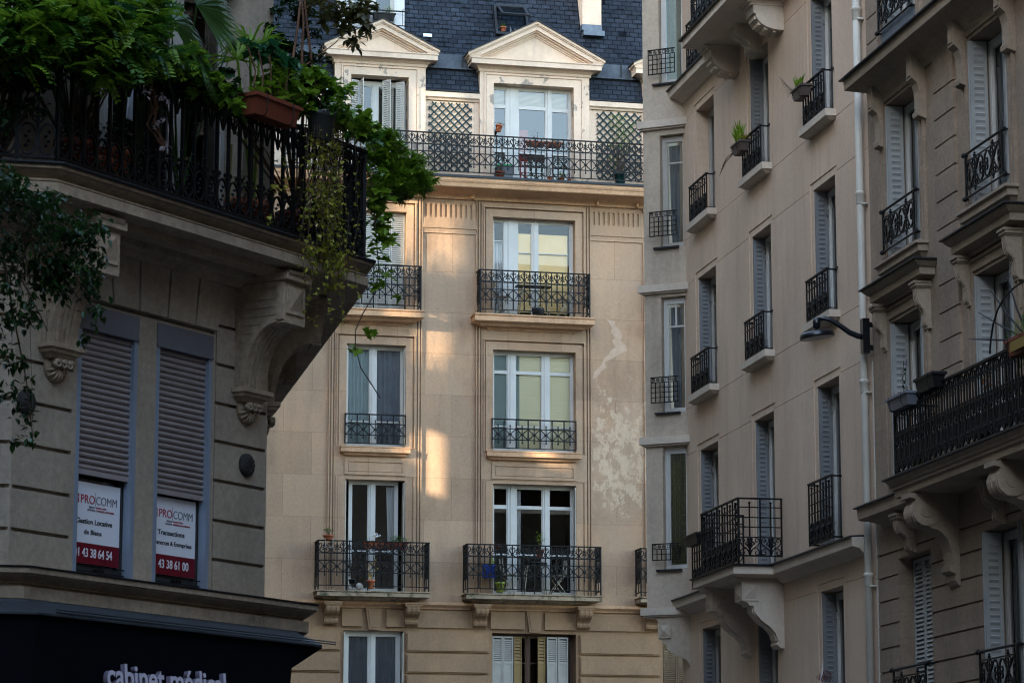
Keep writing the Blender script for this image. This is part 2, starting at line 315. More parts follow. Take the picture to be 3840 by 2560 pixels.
def star_guard(mb,x0,x1,zt,H,y=0,scrolls=True,feet=True,n=None,mod=.274):
    "street railing of the pale building: scroll band above, row of crossed stars below"
    W=x1-x0;n=n or max(1,round(W/mod));m=W/n;zb=zt-H;w=.028
    mb.box(x0-.01,x1+.01,y-.025,y+.025,zt-.026,zt)
    if scrolls: R=[zt-.30,zt-.47,zt-.73]
    else: R=[zt-.235*H/.71,zt-.50*H/.71]
    zl=zb+(.10 if feet else 0.012)
    for z in R+[zl]: mb.box(x0,x1,y-.008,y+.008,z-.011,z+.011)
    zc=(R[-1]+R[-2])/2
    for i in range(n+1):
        x=x0+i*m;mb.box(x-w/2,x+w/2,y-.009,y+.009,zl,zt-.02)
        if feet and (i in(0,n)):mb.box(x-.014,x+.014,y-.014,y+.014,zb,zt-.02)
        if scrolls and 0<i<n and i%7: mb.lathe([(.02,-.014),(.026,0),(.02,.014)],(x,y,R[0]),8,'y')
    if feet and n>6: 
        k=n//2;mb.box(x0+k*m-.012,x0+k*m+.012,y-.012,y+.012,zb,zl)
    for i in range(n):
        c=x0+(i+.5)*m;h=m/2
        for sx in(-1,1):
            ribbon(mb,[(c-h*sx,R[-2]),(c+h*sx,R[-1])],.020,y,.018)
            ribbon(mb,[(c+.015*sx,zc),(c+.048*sx,zc)],.018,y,.02)
        mb.lathe([(.015,-.018),(.034,-.012),(.034,.012),(.015,.018)],(c,y,zc),8,'y')
        if scrolls:
            ribbon(mb,[(c,zt-.02),(c,zc-.21)],.020,y,.018)
            bud(mb,c,zt-.385,y,.05,.022,-1);bud(mb,c,zc-.17,y,.06,.024,-1)
            mb.lathe([(.008,-.014),(.022,-.006),(.022,.006),(.008,.014)],(c,y,zt-.085),6,'y')
            for s in(-1,1):
                q=[(c+s*a,zt-b) for a,b in((.03,.195),(.045,.175),(.07,.178),(.083,.20),(.075,.225),(.05,.235),(.028,.22),(.02,.19),(.035,.16),(.06,.15))]
                ribbon(mb,[(c+s*a,zt-b) for a,b in((.055,.21),(.04,.225),(.022,.205),(.03,.175),(.06,.160),(.09,.175),(.112,.21),(.118,.235),(.10,.265),(.06,.285),(0,.290))],.020,y,.018)
                ribbon(mb,[(c+s*a,zt-b) for a,b in((0,.17),(.03,.13),(.05,.12))],.018,y,.018)
                ribbon(mb,[(c+s*a,zt-b) for a,b in((0,.155),(.012,.12),(.035,.10))],.012,y,.014)
                ribbon(mb,[(c+s*a,zt-b) for a,b in((.118,.23),(.085,.165),(.068,.13),(.075,.09),(.1,.07),(.122,.085),(.12,.11),(.105,.115))],.018,y,.018)
        else:
            ribbon(mb,[(c,zc-.20),(c,zc+.20)],.020,y,.018);bud(mb,c,zc+.17,y,.06,.024);bud(mb,c,zc-.17,y,.06,.024,-1)
def side(M,s,y0):  # panel transform for a return running back into the wall at x=s
    return (M or Matrix())@T((s,y0,0))@RZ(PI/2)
def railing_box(parent,x0,x1,out,zt,H,n=None,name='railing',m=None):
    mb=MB();star_guard(mb,x0,x1,zt,H,-out,n=n)
    for s in(x0,x1):
        mb.M=side(None,s,-out);star_guard(mb,.012,out-.03,zt,H,0,n=2)
    mb.M=None
    return mb.build(name,m or iron,parent)
SLAB=[(-.05,.0),(.62,0),(.62,-.03),(.58,-.05),(.60,-.06),(.60,-.16),(.52,-.18),(.42,-.20),(.36,-.24),(.15,-.26),(.12,-.30),(.05,-.32),(-.05,-.32)]
def slab(parent,x0,x1,zt,out,mt,th=.3,name='balcony_slab',ret=.1,prof=None):
    P=[(o*out/.62 if o>0 else o,zt+z*th/.32) for o,z in (prof or SLAB)]
    mb=MB();mb.sweep([(x0+out,ret),(x0+out,0),(x1-out,0),(x1-out,ret)],P)
    return mb.build(name,mt,parent)
def scroll_bracket(mb,x0,x1,zt,h,out):
    "S-scroll console in profile, extruded between x0 and x1, with cap"
    P=[(.02,zt-.07)]
    pr=[(0,0),(1,0),(1.0,-.16),(.96,-.30),(.85,-.42),(.66,-.50),(.50,-.58),(.42,-.70),(.46,-.82),(.42,-.93),(.28,-1.),(.1,-.97),(0,-.9)]
    mb.prism([(-o*out+.02*(o==0),zt-.07+z*(h-.07)) for o,z in pr],x0+.03,x1-.03,'x')
    w=(x1-x0-.06)/6
    for k in(1,3,5):
        a=x0+.03+w*(k-.35);b=a+w*.75
        mb.prism([(-o*out-.012,zt-.085+z*(h-.09)) for o,z in pr[1:11]]+[(-o*out+.03,zt-.085+z*(h-.09)) for o,z in pr[10:0:-1]],a,b,'x')
    mb.box(x0-.01,x1+.01,-out-.03,.02,zt-.07,zt-.03);mb.box(x0+.01,x1-.01,-out-.015,.02,zt-.09,zt-.07);mb.box(x0-.02,x1+.02,-out-.05,.02,zt-.03,zt)
    mb.box(x0+.01,x1-.01,-.06,.02,zt-h-.02,zt-h+.03)
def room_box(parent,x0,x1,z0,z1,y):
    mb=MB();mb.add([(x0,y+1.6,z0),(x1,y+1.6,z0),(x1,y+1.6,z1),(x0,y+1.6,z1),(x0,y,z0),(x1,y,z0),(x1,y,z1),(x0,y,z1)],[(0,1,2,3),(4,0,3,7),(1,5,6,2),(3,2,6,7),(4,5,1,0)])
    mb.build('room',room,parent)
def window(parent,x0,x1,z0,z1,y,muls=(),trans=(),mt=None,fw=.06,gl=None,label=None,bars=.025,rm=True,name='window'):
    "glazed frame: muls = list of (x,width), trans = list of (z, xa, xb, h)"
    mt=mt or pvc;mb=MB()
    mb.box(x0,x0+fw,y,y+.07,z0,z1);mb.box(x1-fw,x1,y,y+.07,z0,z1);mb.box(x0+fw,x1-fw,y+.002,y+.07,z1-fw*1.1,z1);mb.box(x0+fw,x1-fw,y+.002,y+.07,z0,z0+fw*1.3)
    ed=[x0+fw]
    for x,wd in muls:
        mb.box(x-wd/2,x+wd/2,y-.006,y+.064,z0+.001,z1-.001);mb.box(x-wd*.18,x+wd*.18,y-.022,y-.006,z0+.02,z1-.02);ed+=[x-wd/2,x+wd/2]
    ed.append(x1-fw)
    for i in range(0,len(ed),2):   # sash inside each bay
        a,b=ed[i],ed[i+1]
        for q in((a,a+bars,z0+fw,z1-fw),(b-bars,b,z0+fw,z1-fw)):mb.box(q[0],q[1],y+.012,y+.062,q[2],q[3])
        mb.box(a+bars,b-bars,y+.013,y+.061,z1-fw-bars*1.2,z1-fw);mb.box(a+bars,b-bars,y+.013,y+.061,z0+fw*1.2,z0+fw*1.2+bars*1.6)
    for z,a,b,h in trans: mb.box(a,b,y+.008,y+.066,z-h/2,z+h/2)
    o=mb.build(name,mt,parent)
    if label:o['label']=label
    g=MB();g.add([(x0+.02,y+.037,z0+.02),(x1-.02,y+.037,z0+.02),(x1-.02,y+.037,z1-.02),(x0+.02,y+.037,z1-.02)],[(0,1,2,3)]);g.build('pane',gl or glass,o)
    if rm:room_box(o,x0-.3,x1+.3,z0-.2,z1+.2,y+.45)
    return o
def curtain(parent,x0,x1,z0,z1,y,mt,folds=9,amp=.025,name='curtain',gather=0):
    n=int(folds*6);vs=[];fs=[]
    for i in range(n+1):
        t=i/n;x=x0+(x1-x0)*t;yy=y+amp*math.sin(t*folds*2*PI+math.sin(t*17)*.8)
        vs+=[(x,yy,z0),(x+(gather*(1-t)),yy,z1)]
    for i in range(n):fs.append((2*i,2*i+2,2*i+3,2*i+1))
    return MB().add(vs,fs).build(name,mt,parent,True)
def blind(parent,x0,x1,z0,z1,y,mt,pitch=.05,name='blind'):
    mb=MB();z=z0
    while z<z1:
        mb.add([(x0,y-.012,z),(x1,y-.012,z),(x1,y+.012,z+pitch*.96),(x0,y+.012,z+pitch*.96)],[(0,1,2,3)]);z+=pitch
    mb.box(x0,x1,y+.016,y+.018,z0,z1)
    return mb.build(name,mt,parent)
def shutter_leaf(mb,w,h,pitch=.055,th=.03,rows=None,border=.05,panel=0):
    "louvred leaf in local coords: x 0..w, z 0..h, thickness in y"
    b=border
    mb.box(0,b*.8,0,th,0,h);mb.box(w-b*.8,w,0,th,0,h);mb.box(b*.8,w-b*.8,0,th,0,b);mb.box(b*.8,w-b*.8,0,th,h-b,h)
    z=b
    if panel:mb.box(b*.8,w-b*.8,th*.4,th*.7,b,panel);mb.box(b*.8,w-b*.8,0,th,panel,panel+b);z=panel+b
    while z<h-b-pitch*.5:
        mb.add([(b*.8,.002,z),(w-b*.8,.002,z),(w-b*.8,th-.002,z+pitch*.8),(b*.8,th-.002,z+pitch*.8),(b*.8,.008,z-.004),(w-b*.8,.008,z-.004),(w-b*.8,th,z+pitch*.7),(b*.8,th,z+pitch*.7)],[(0,1,2,3),(7,6,5,4),(0,4,5,1)]);z+=pitch
def metal_leaf(mb,w,h,pitch=.075,th=.018,border=.045):
    "folded sheet-metal leaf with pressed vents"
    mb.box(0,w,.004,th,0,h);mb.box(0,.02,-.004,th,0,h);mb.box(w-.02,w,-.004,th,0,h)
    z=.1
    while z<h-.12:
        a,b=border,w-border
        mb.add([(a,.004,z),(b,.004,z),(b-.015,-.014,z+pitch*.42),(a+.015,-.014,z+pitch*.42),(a+.01,.004,z+pitch*.62),(b-.01,.004,z+pitch*.62)],[(0,1,2,3),(3,2,5,4)]);z+=pitch
# ---- plants
def leafset(mb,pts,size,shape='oval',droop=.4,var=.35,up=None):
    for p in pts:
        s=size*(1+random.uniform(-var,var));a=random.uniform(0,2*PI);t=random.uniform(-droop-.5,.5)
        d=Vector((math.cos(a)*math.cos(t),math.sin(a)*math.cos(t),math.sin(t)))
        if up is not None:d=(d*.6+Vector(up)).normalized()
        u=d.cross(Vector((random.uniform(-.4,.4),random.uniform(-.4,.4),1)))
        if u.length<.05:continue
        u.normalize();nrm=u.cross(d);p=Vector(p)
        if shape=='oval':
            q=[(0,0),(.3,.26),(.62,.24),(1,0),(.62,-.24),(.3,-.26)]
            vs=[p+d*(s*x)+u*(s*y)+nrm*(-.12*s*(x*x)+.25*abs(y)*s) for x,y in q];mb.add(vs,[(0,1,2,3),(0,3,4,5)])
        elif shape=='lobed':
            q=[(0,0),(-.08,.22),(.1,.5),(.28,.34),(.52,.55),(.62,.26),(1,0),(.62,-.26),(.52,-.55),(.28,-.34),(.1,-.5),(-.08,-.22)]
            vs=[p+d*(s*x)+u*(s*y)+nrm*(-.2*s*x*x+.18*abs(y)*s) for x,y in q];mb.add([*vs],[(0,1,2,3),(0,3,4,5),(0,5,6),(0,6,7),(0,7,8,9),(0,9,10,11)])
        elif shape=='needle':
            vs=[p,p+d*(s*.5)+u*(s*.05),p+d*s,p+d*(s*.5)-u*(s*.05)];mb.add(vs,[(0,1,2,3)])
        elif shape=='frond':
            vs=[p,p+d*(s*.4)+u*(s*.11),p+d*s,p+d*(s*.4)-u*(s*.11)];mb.add(vs,[(0,1,2,3)])
        elif shape=='pinnate':
            for k in range(6):
                b=p+d*(s*(.12+.15*k))-Vector((0,0,1))*(.05*s*k*k*.15)
                for sg in(-1,1):
                    e=(u*sg*.9+d*.45-Vector((0,0,.25))).normalized();l=s*.36*(1-.06*k);wv=e.cross(nrm).normalized()*(l*.30)
                    mb.add([b,b+e*l*.45+wv,b+e*l,b+e*l*.45-wv],[(0,1,2,3)])
def blob(c,r,n):
    out=[]
    for _ in range(n):
        v=Vector([random.gauss(0,1) for _ in range(3)]).normalized()*random.random()**.45
        out.append((c[0]+v.x*r[0],c[1]+v.y*r[1],c[2]+v.z*r[2]))
    return out
def clumps(c,r,k,n,cr=.35):
    out=[]
    for q in blob(c,r,k):out+=blob(q,[x*cr for x in r],n)
    return out
def twigs(mb,root,pts,r=.006,n=12):
    for p in random.sample(pts,min(n,len(pts))):
        a=Vector(root);b=Vector(p);m=(a+b)/2+Vector((random.uniform(-.05,.05),random.uniform(-.05,.05),.08));mb.tube([a,m,b],r,4,r*.4)
def pot(mb,r=.09,h=.16,c=(0,0,0)):
    mb.lathe([(r*.66,0),(r*.7,.005),(r*.9,h*.78),(r*1.04,h*.78),(r*1.08,h),(r*.94,h),(r*.9,h*.86)],c,16)
def trough(mb,L,h=.16,d=.17,lip=.02):
    a,b=L/2,L/2-.035
    for (x0,y0,z0,x1,y1,z1) in((b,d/2-.03,0,a,d/2,h*.82),):
        mb.hexa([(-x0,-y0,z0),(x0,-y0,z0),(x0,y0,z0),(-x0,y0,z0)],[(-x1,-y1,z1),(x1,-y1,z1),(x1,y1,z1),(-x1,y1,z1)])
    mb.box(-a-lip,a+lip,-d/2-lip,d/2+lip,h*.82,h)
# ================================================================== pale stone building closing the street
CB=empty('apartment_building',FC,'pale limestone apartment building with slate mansard roof and two pedimented dormers facing the camera','building')
colL=(-3.86,-2.45);colR=(-.35,1.67);colT=(3.775,5.185);cols=(colL,colR,colT)
rows={1:(4.7,7.12),2:(8.0,10.62),3:(11.40,13.82),4:(14.62,17.04),5:(17.9,20.33)}
regs=[(-9,9.5,7.80,8.03,-.05),(-9,9.5,7.17,7.64,-.0)]
for a,b in cols:
    regs+=[(a-.41,b+.39,8.03,17.45,-.06),(a-.385,b+.365,8.03,17.43,.0),(a-.35,b+.33,8.03,17.40,-.065),(a-.315,b+.295,8.03,17.40,.0),(a-.285,b+.265,8.03,17.36,-.06)]
for i,x in enumerate((-9,-5.6,-2.07,2.06,5.6)):
    xb=(-5.8,-4.27,-.75,3.39,9)[i]
    if i in(0,4):continue
    regs+=[(x,xb,16.58,16.70,-.03),(x,xb,16.70,16.80,-.055),(x,xb,16.80,16.94,-.04),(x,xb,16.94,17.33,-.015)]
    k=x+.06
    while k+.06<xb-.03:regs.append((k,k+.058,16.99,17.27,.03));regs.append((k+.012,k+.046,16.965,17.295,.03));k+=.122
for a,b in cols:
    for r in(2,3,4):
        z0,z1=rows[r];e=.24 if r!=2 else .06
        if r!=2:
            regs+=[(a-.235,b+.225,z0 if r==4 else z0-.03,z1+e,-.10),(a-.21,b+.20,z0-.03,z1+e-.025,-.02),(a-.175,b+.165,z0-.03,z1+e-.06,-.065)]
        else: regs+=[(a-.235,b+.225,8.03,z1+.08,-.085),(a-.205,b+.195,8.03,z1+.08,-.05),(a-.175,b+.165,8.03,z1+.055,-.065)]
    regs+=[(a-.03,b+.01,10.73,11.12,-.085),(a+.05,b-.07,10.79,11.03,-.06),(a+.07,b-.09,10.81,11.01,-.075)]
    k=(a+b)/2
    regs+=[(a-.05,a+.42 if b-a<1.8 else k-.24,7.21,7.60,-.075),(b-.42 if b-a<1.8 else k+.24,b+.02,7.21,7.60,-.075),(b+.02,b+1.9,7.21,7.60,-.05)]
for x0,x1 in((-7.5,-3.94),(-2.40,-.43),(1.74,3.70),(5.3,9)):
    z=7.10
    while z>2:
        regs+=[(x0,x1,z-.45,z,-.05),(x0+.03,x1-.03,z-.42,z-.03,-.085)];z-=.49
for a,b in cols:
    for r in(1,2,3,4):regs.append((a,b,rows[r][0],rows[r][1],None))
lo=[q for q in regs if q[3]<=7.70 or (q[4] is None and q[2]<7)];hi=[q for q in regs if not(q[3]<=7.70 or (q[4] is None and q[2]<7))]
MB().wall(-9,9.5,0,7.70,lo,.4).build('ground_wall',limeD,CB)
MB().wall(-9,9.5,7.70,17.60,hi,.4).build('wall',lime,CB)
# keystones and string course
for a,b in cols:
    mb=MB();k=(a+b)/2;mb.prism([(k-.13,7.14),(k+.13,7.14),(k+.20,7.63),(k-.20,7.63)],-.08,.02)
    mb.prism([(k-.085,7.19),(k+.085,7.19),(k+.145,7.59),(k-.145,7.59)],-.095,-.07);mb.build('keystone',limeD,CB)
mb=MB();mb.sweep([(-9,0),(9.5,0)],[(-.02,7.64),(.05,7.64),(.06,7.67),(.13,7.72),(.15,7.73),(.15,7.79),(.05,7.805),(-.02,7.805)]);mb.build('string_course',limeL,CB)
# big cornice carrying the continuous balcony
mb=MB();mb.sweep([(-9,0),(9.5,0)],[(-.02,17.42),(.07,17.42),(.085,17.46),(.12,17.49),(.20,17.52),(.34,17.55),(.42,17.585),(.62,17.60),(.62,17.585),(.64,17.60),(.66,17.68),(.68,17.70),(.70,17.74),(.70,17.80),(-.02,17.80)])
for x in(-2.02,-.86,2.2,3.2):
    mb.box(x-.03,x+.03,-.20,0,17.43,17.56)
mb.build('cornice',limeL,CB)
mb=MB();mb.box(-9,9.5,-.73,.3,17.80,17.86);mb.build('balcony_floor',zincd,CB)
mb=MB();star_guard(mb,-5.46,6.32,18.89,1.03,-.6,n=43);mb.build('balcony_railing',ironr,CB)
# slabs, sills, guards
for i,(a,b) in enumerate(cols):
    w2=1.075 if i!=1 else 1.475;c=(a+b)/2-(.08 if i==1 else 0)
    slab(CB,c-w2,c+w2,14.60,.5,limeL,.34)
    r2=(-.74,1.93) if i==1 else (c-.99,c+.985)
    railing_box(CB,r2[0],r2[1],.42,15.67,1.06)
    q=(-.53,1.77) if i==1 else (c-.86,c+.80)
    slab(CB,q[0],q[1],11.38,.25,limeL,.27,'window_sill')
    q=(a-.03,b-.01);mb=MB();star_guard(mb,q[0],q[1],12.16,.71,-.10,scrolls=False,feet=False);mb.build('window_guard',iron,CB)
    s2=((-4.59,-1.92),(-1.10,2.18),(3.08,5.85))[i];sl2=slab(CB,s2[0],s2[1],7.985,.56,limeM,.25)
    r2=((-4.54,-1.96),(-1.04,2.15),(3.13,5.80))[i];railing_box(CB,r2[0],r2[1],.48,9.14,1.14)
    for x in((-4.37,-2.49),(-.86,1.62),(3.30,5.2))[i]:
        mb=MB();scroll_bracket(mb,x,x+.38,7.74,.50,.42);mb.build('bracket',limeD,CB)
# attic wall between the dormers
mb=MB();mb.wall(-9,9.5,17.6,19.9,[(-4.22,-2.02,17.9,19.9,None),(-.69,2.03,17.9,19.9,None),(3.4,5.57,17.9,19.9,None),(-1.98,-.80,18.05,19.84,.02),(2.10,3.36,18.05,19.84,.02)],.3);mb.build('attic_wall',paintc,CB)
for x0,x1 in((-9,-4.22),(-2.02,-.69),(2.03,3.40),(5.57,9.5)):
    mb=MB();mb.sweep([(x0,0),(x1,0)],[(-.05,19.84),(.03,19.84),(.05,19.88),(.10,19.91),(.10,20.03),(.02,20.05),(-.05,20.05)]);mb.build('attic_ledge',paintc,CB)
# mansard roof
mb=MB()
def slope(y0,z0,y1,z1,x0=-9,x1=9.5):mb.add([(x0,y0,z0),(x1,y0,z0),(x1,y1,z1),(x0,y1,z1)],[(0,1,2,3)])

for xa,xb in((-9,-4.2),(-2.04,-.67),(2.01,3.42),(5.55,9.5)):slope(-.04,20.05,.14,20.70,xa,xb)
slope(.20,21.0,1.75,25.6);slope(1.75,25.6,5,26.4)
for x0 in(-9,9.5):mb.add([(x0,0,20),(x0,.14,20.7),(x0,.2,21),(x0,1.75,25.6),(x0,5,26.4),(x0,9,26.4),(x0,9,20)],[tuple(range(7))])
mb.add([(-9,5,26.4),(9.5,5,26.4),(9.5,9,26.4),(-9,9,26.4)],[(0,1,2,3)])
for _ in range(420):
    z=21.15+.125*random.randint(0,20);x=-8+.23*random.randint(0,74)+random.choice((0,.115));y=.20+(z-21.0)*.337
    mb.hexa([(x,y-.016,z),(x+.22,y-.016,z),(x+.22,y+.01,z),(x,y+.01,z)],[(x,y+.034,z+.12),(x+.22,y+.034,z+.12),(x+.22,y+.05,z+.12),(x,y+.05,z+.12)])
mb.build('mansard_roof',slate,CB)
mb=MB()
for k in range(14):
    x=-9+k*1.32;mb.box(x,x+1.31,.10,.24,20.68,21.03)
for xa,xb in((-9,-4.2),(-2.04,-.67),(2.01,3.42),(5.55,9.5)):mb.box(xa,xb,.06,.2,20.66,20.70);mb.build('zinc_band',zinc,CB)
mb=MB()
for k in range(14):mb.box(-9+k*1.32-.02,-9+k*1.32+.02,.08,.1,20.70,21.03)
mb.build('zinc_seam',zincd,CB)
for xa,xb in((-9,-4.22),(-2.02,-.69),(2.03,3.40),(5.57,9.5)):mb=MB();mb.box(xa,xb,-.115,-.01,20.052,20.067);mb.build('zinc_edge',zincd,CB)
# body of the building behind the facade
mb=MB();mb.box(-9,-8.9,.4,9,0,20);mb.box(9.4,9.5,.4,9,0,20);mb.box(-9,9.5,8.9,9,0,20)
for z in(7.9,11.2,14.5,17.7):mb.box(-8.9,9.4,.45,8.9,z-.15,z)
mb.build('rear_wall',limeD,CB)
# dormers
def dormer(x0,x1,a,b,half,zap,zt=20.62):
    c=(x0+x1)/2
    mb=MB();mb.wall(x0,x1,17.86,zt,[(x0+.10,x1-.10,17.86,20.57,-.0),(a-.235,b+.235,17.86,20.57,-.035),(a-.20,b+.20,17.86,20.53,-.0),(a-.18,b+.18,17.86,20.51,-.02),(a,b,17.86,20.33,None)],.32)
    mb.v=[(x,y-.09,z) for x,y,z in mb.v]
    mb.box(x0,x0+.08,.23,1.6,17.9,zt);mb.box(x1-.08,x1,.23,1.6,17.9,zt)
    mb.build('dormer',paintw,CB)
    mb=MB();y0=-.09
    mb.sweep([(x0,1.0),(x0,y0),(x1,y0),(x1,1.0)],[(-.02,20.60),(.03,20.60),(.04,20.66),(.09,20.70),(.11,20.72),(.24,20.76),(.24,20.73),(.25,20.73),(.25,20.84),(.27,20.86),(.27,20.88),(-.02,20.90)])
    H=zap-20.98;rise=H/half
    def rake(d0,d1,yf,hf):
        p=[(c-hf,zap-d0-rise*hf),(c,zap-d0),(c+hf,zap-d0-rise*hf),(c+hf,zap-d1-rise*hf),(c,zap-d1),(c-hf,zap-d1-rise*hf)]
        mb.add([(x,yy,z) for yy in(yf,.9) for x,z in p],[(0,1,4,5),(1,2,3,4),(11,10,7,6),(10,9,8,7),(0,6,7,1),(1,7,8,2),(5,4,10,11),(4,3,9,10),(0,5,11,6),(2,8,9,3)])
    rake(0,.06,-.36-.0,half);rake(.06,.09,-.33,half-.03);rake(.09,.20,-.30,half-.06);rake(.20,.24,-.24,half-.24);rake(.24,.29,-.17,half-.38);rake(.29,.33,-.13,half-.46)
    mb.prism([(c-half+.35,20.89),(c+half-.35,20.89),(c,zap-.30)],-.10,.6)
    for sg in(-1,1): # returned ends of the cornice
        x=c+sg*(half-.0);mb.hexa([(c+sg*(half-.30),-.30,20.86),(x-sg*.06,-.30,20.86),(x-sg*.06,.9,20.86),(c+sg*(half-.30),.9,20.86)],[(c+sg*(half-.30),-.33,20.95),(x-sg*.0,-.345,20.95),(x-sg*.0,.9,20.95),(c+sg*(half-.30),.9,20.95)])
    mb.build('pediment',paintc,CB)
    mb=MB()
    for sg in(-1,1):mb.hexa([(c,-.39,zap+.005),(c+sg*(half+.03),-.39,zap+.005-rise*(half+.03)),(c+sg*(half+.03),1.3,zap+.005-rise*(half+.03)),(c,1.3,zap+.005)],[(c,-.39,zap+.025),(c+sg*(half+.03),-.39,zap+.025-rise*(half+.03)),(c+sg*(half+.03),1.3,zap+.025-rise*(half+.03)),(c,1.3,zap+.025)])
    mb.build('dormer_roof',zincd,CB)
dormer(-.69,2.03,-.35,1.64,1.70,21.86);dormer(-4.22,-2.02,-3.83,-2.43,1.40,21.66);dormer(3.40,5.57,3.8,5.2,1.40,21.66)
# lattice panels
def lattice(x0,x1,z0,z1,y=-.02,p=.195):
    mb=MB();W=x1-x0;H=z1-z0;k=-H
    while k<W:
        for sg in(1,-1):
            a,b=max(0,k),min(W,k+H)
            if b-a<.02:continue
            pa,pb=(a,a-k),(b,b-k)
            if sg<0:pa,pb=(W-a,a-k),(W-b,b-k)
            ribbon(mb,[(x0+pa[0],z0+pa[1]),(x0+pb[0],z0+pb[1])],.036,y+(.006 if sg>0 else -.006),.010)
        k+=p
    mb.build('trellis',trel,CB)
lattice(-1.93,-.87,18.10,19.79);lattice(2.23,3.35,18.10,19.80)
# peeled render on the right-hand pier
mb=MB();random.seed(3)
def scarpoly(reg,pts,y=-.004):
    ox,oy,k=reg;P=[]
    for x,z in pts:
        q=at(FC,ox+k*x,oy+k*z);P.append((q.x,q.z))
    n=len(P);mb.add([(x,y,z) for x,z in P],[tuple(range(n))[::-1]])
m1=(1200,650,.5315);m2=(1000,1300,.6165)
scarpoly(m1,[(2020,1030),(2080,1040),(2085,1075),(2125,1115),(2130,1150),(2120,1180),(2160,1215),(2165,1250),(2120,1270),(2070,1300),(2010,1330),(2020,1370),(1985,1395),(1950,1440),(1920,1450),(1935,1400),(1975,1360),(1990,1340),(2005,1300),(2040,1275),(2050,1250),(2085,1225),(2060,1180),(2085,1160),(2050,1120),(2060,1090),(2040,1055)])
mb.build('peeled_render',scar,CB)
# chimney stub, skylight, repair patch, upper window
mb=MB();mb.box(1.98,2.46,.35,1.6,22.0,24.5);mb.build('chimney',paintc,CB)
mb=MB();mb.box(1.97,2.47,.335,.6,21.93,22.08);mb.box(2.0,2.53,.30,.6,21.80,21.93);mb.build('chimney_flashing',zinc,CB)
mb=MB();mb.M=T((-2.0,.33,21.49))@RX(math.radians(-18));mb.box(0,.21,-.02,0,0,.09);mb.build('repair_patch',mat('white_repair_sheet',(.75,.77,.8)),CB)
SK=T((.22,.40,21.66))@RX(math.radians(-18.6));mb=MB(SK)
for q in((-.42,-.36,0,.86),(.36,.42,0,.86),(-.36,.36,0,.07),(-.36,.36,.79,.90)):mb.box(q[0],q[1],-.09,.08,q[2],q[3])
skf=mb.build('skylight',zincd,CB)
mb=MB(SK@T((0,-.09,.80))@RX(math.radians(-38)));
for q in((-.35,-.29,-.66,0),(.29,.35,-.66,0),(-.29,.29,-.66,-.59),(-.29,.29,-.06,0)):mb.box(q[0],q[1],-.045,0,q[2],q[3])
mb.build('sash',zincd,skf)
mb=MB(SK@T((0,-.09,.80))@RX(math.radians(-38)));mb.box(-.29,.29,-.025,-.018,-.59,-.06);mb.build('pane',glassr,skf)
mb=MB(SK);mb.box(-.36,.36,.07,.08,.07,.79);mb.build('dark_opening',room,skf)
mb=MB();mb.box(-4.08,-3.80,.15,1.4,21.55,24);mb.box(-2.75,-2.50,.15,1.4,21.55,24);mb.box(-3.8,-2.75,.15,1.4,21.50,21.68);mb.build('upper_dormer',mat('flaking_white_paint',(.62,.62,.63),patch=((.3,.3,.3),7,.55,.65)),CB)
window(CB,-3.80,-2.75,21.68,24,.22,[(-3.27,.12)],gl=glassr,rm=False)
mb=MB();
for i in range(6):mb.box(-3.78+i*.24,-3.77+i*.24,-.0,.012,21.62,21.98)
mb.box(-3.85,-2.45,-.01,.015,21.97,22.0);mb.box(-3.85,-2.45,-.01,.015,21.62,21.64);mb.build('upper_guard',iron,CB)
# ---- windows of the pale building
Y=.17
wr=window(CB,-.35,1.64,17.9,20.33,Y,[(.17,.30),(1.075,.13)],[(19.83,-.3,.02,.09),(19.83,.33,1.01,.09),(19.81,1.14,1.58,.09),(18.74,-.3,.02,.10),(18.70,.33,1.01,.035),(18.70,1.14,1.58,.035)],gl=glass,label='wide white three-light window under the large pediment')
# things seen in its glass: pale pleated blinds above
blind(wr,-.28,.02,19.86,20.24,Y+.10,mat('beige_pleated_blind',(.62,.54,.40)),.03);blind(wr,.36,1.55,19.86,20.24,Y+.10,bpy.data.materials['beige_pleated_blind'],.03)
mb=MB();mb.box(.37,.58,Y+.12,Y+.14,17.95,19.3);mb.build('curtain',mat('red_curtain',(.32,.04,.04),rough=.9),wr)
wl=window(CB,-3.83,-2.43,17.9,20.28,Y+.1,[(-3.18,.13)],gl=glassr,fw=.1)
for (x,y,a,wd) in((-3.80,-.02,20,.20),(-3.58,.05,-86,.26),(-3.06,-.02,-50,.25),(-2.90,.16,38,.22),(-2.72,.05,-35,.22)):
    mb=MB();mb.M=T((x,y,17.93))@RZ(math.radians(a));shutter_leaf(mb,wd,2.30,.055,.022,border=.035);mb.build('shutter',shw,CB)
w4=window(CB,-.35,1.67,14.62,17.04,Y,[(.13,.33),(.73,.13)],[(16.50,-.3,-.03,.025),(16.24,.3,.66,.022),(16.24,.80,1.55,.022)],gl=glassc,label='wide white window with a warm painted wall reflection behind railing')
mb=MB();mb.box(.30,.66,Y+.065,Y+.07,14.8,16.72);mb.box(.79,1.55,Y+.065,Y+.07,14.8,16.72);mb.build('blind',reflw,w4)  # warm sheets painted as the sunlit wall mirrored in these panes
curtain(w4,-.30,-.05,14.7,16.5,Y+.12,curw,4)
w4l=window(CB,-3.86,-2.45,14.62,17.04,Y+.08,[(-3.155,.1)])
for k in range(4):
    mb=MB();mb.M=T((-3.84+k*.345,.10,14.66));shutter_leaf(mb,.335,2.36,.05,.03,border=.04);mb.build('shutter',shw,w4l)
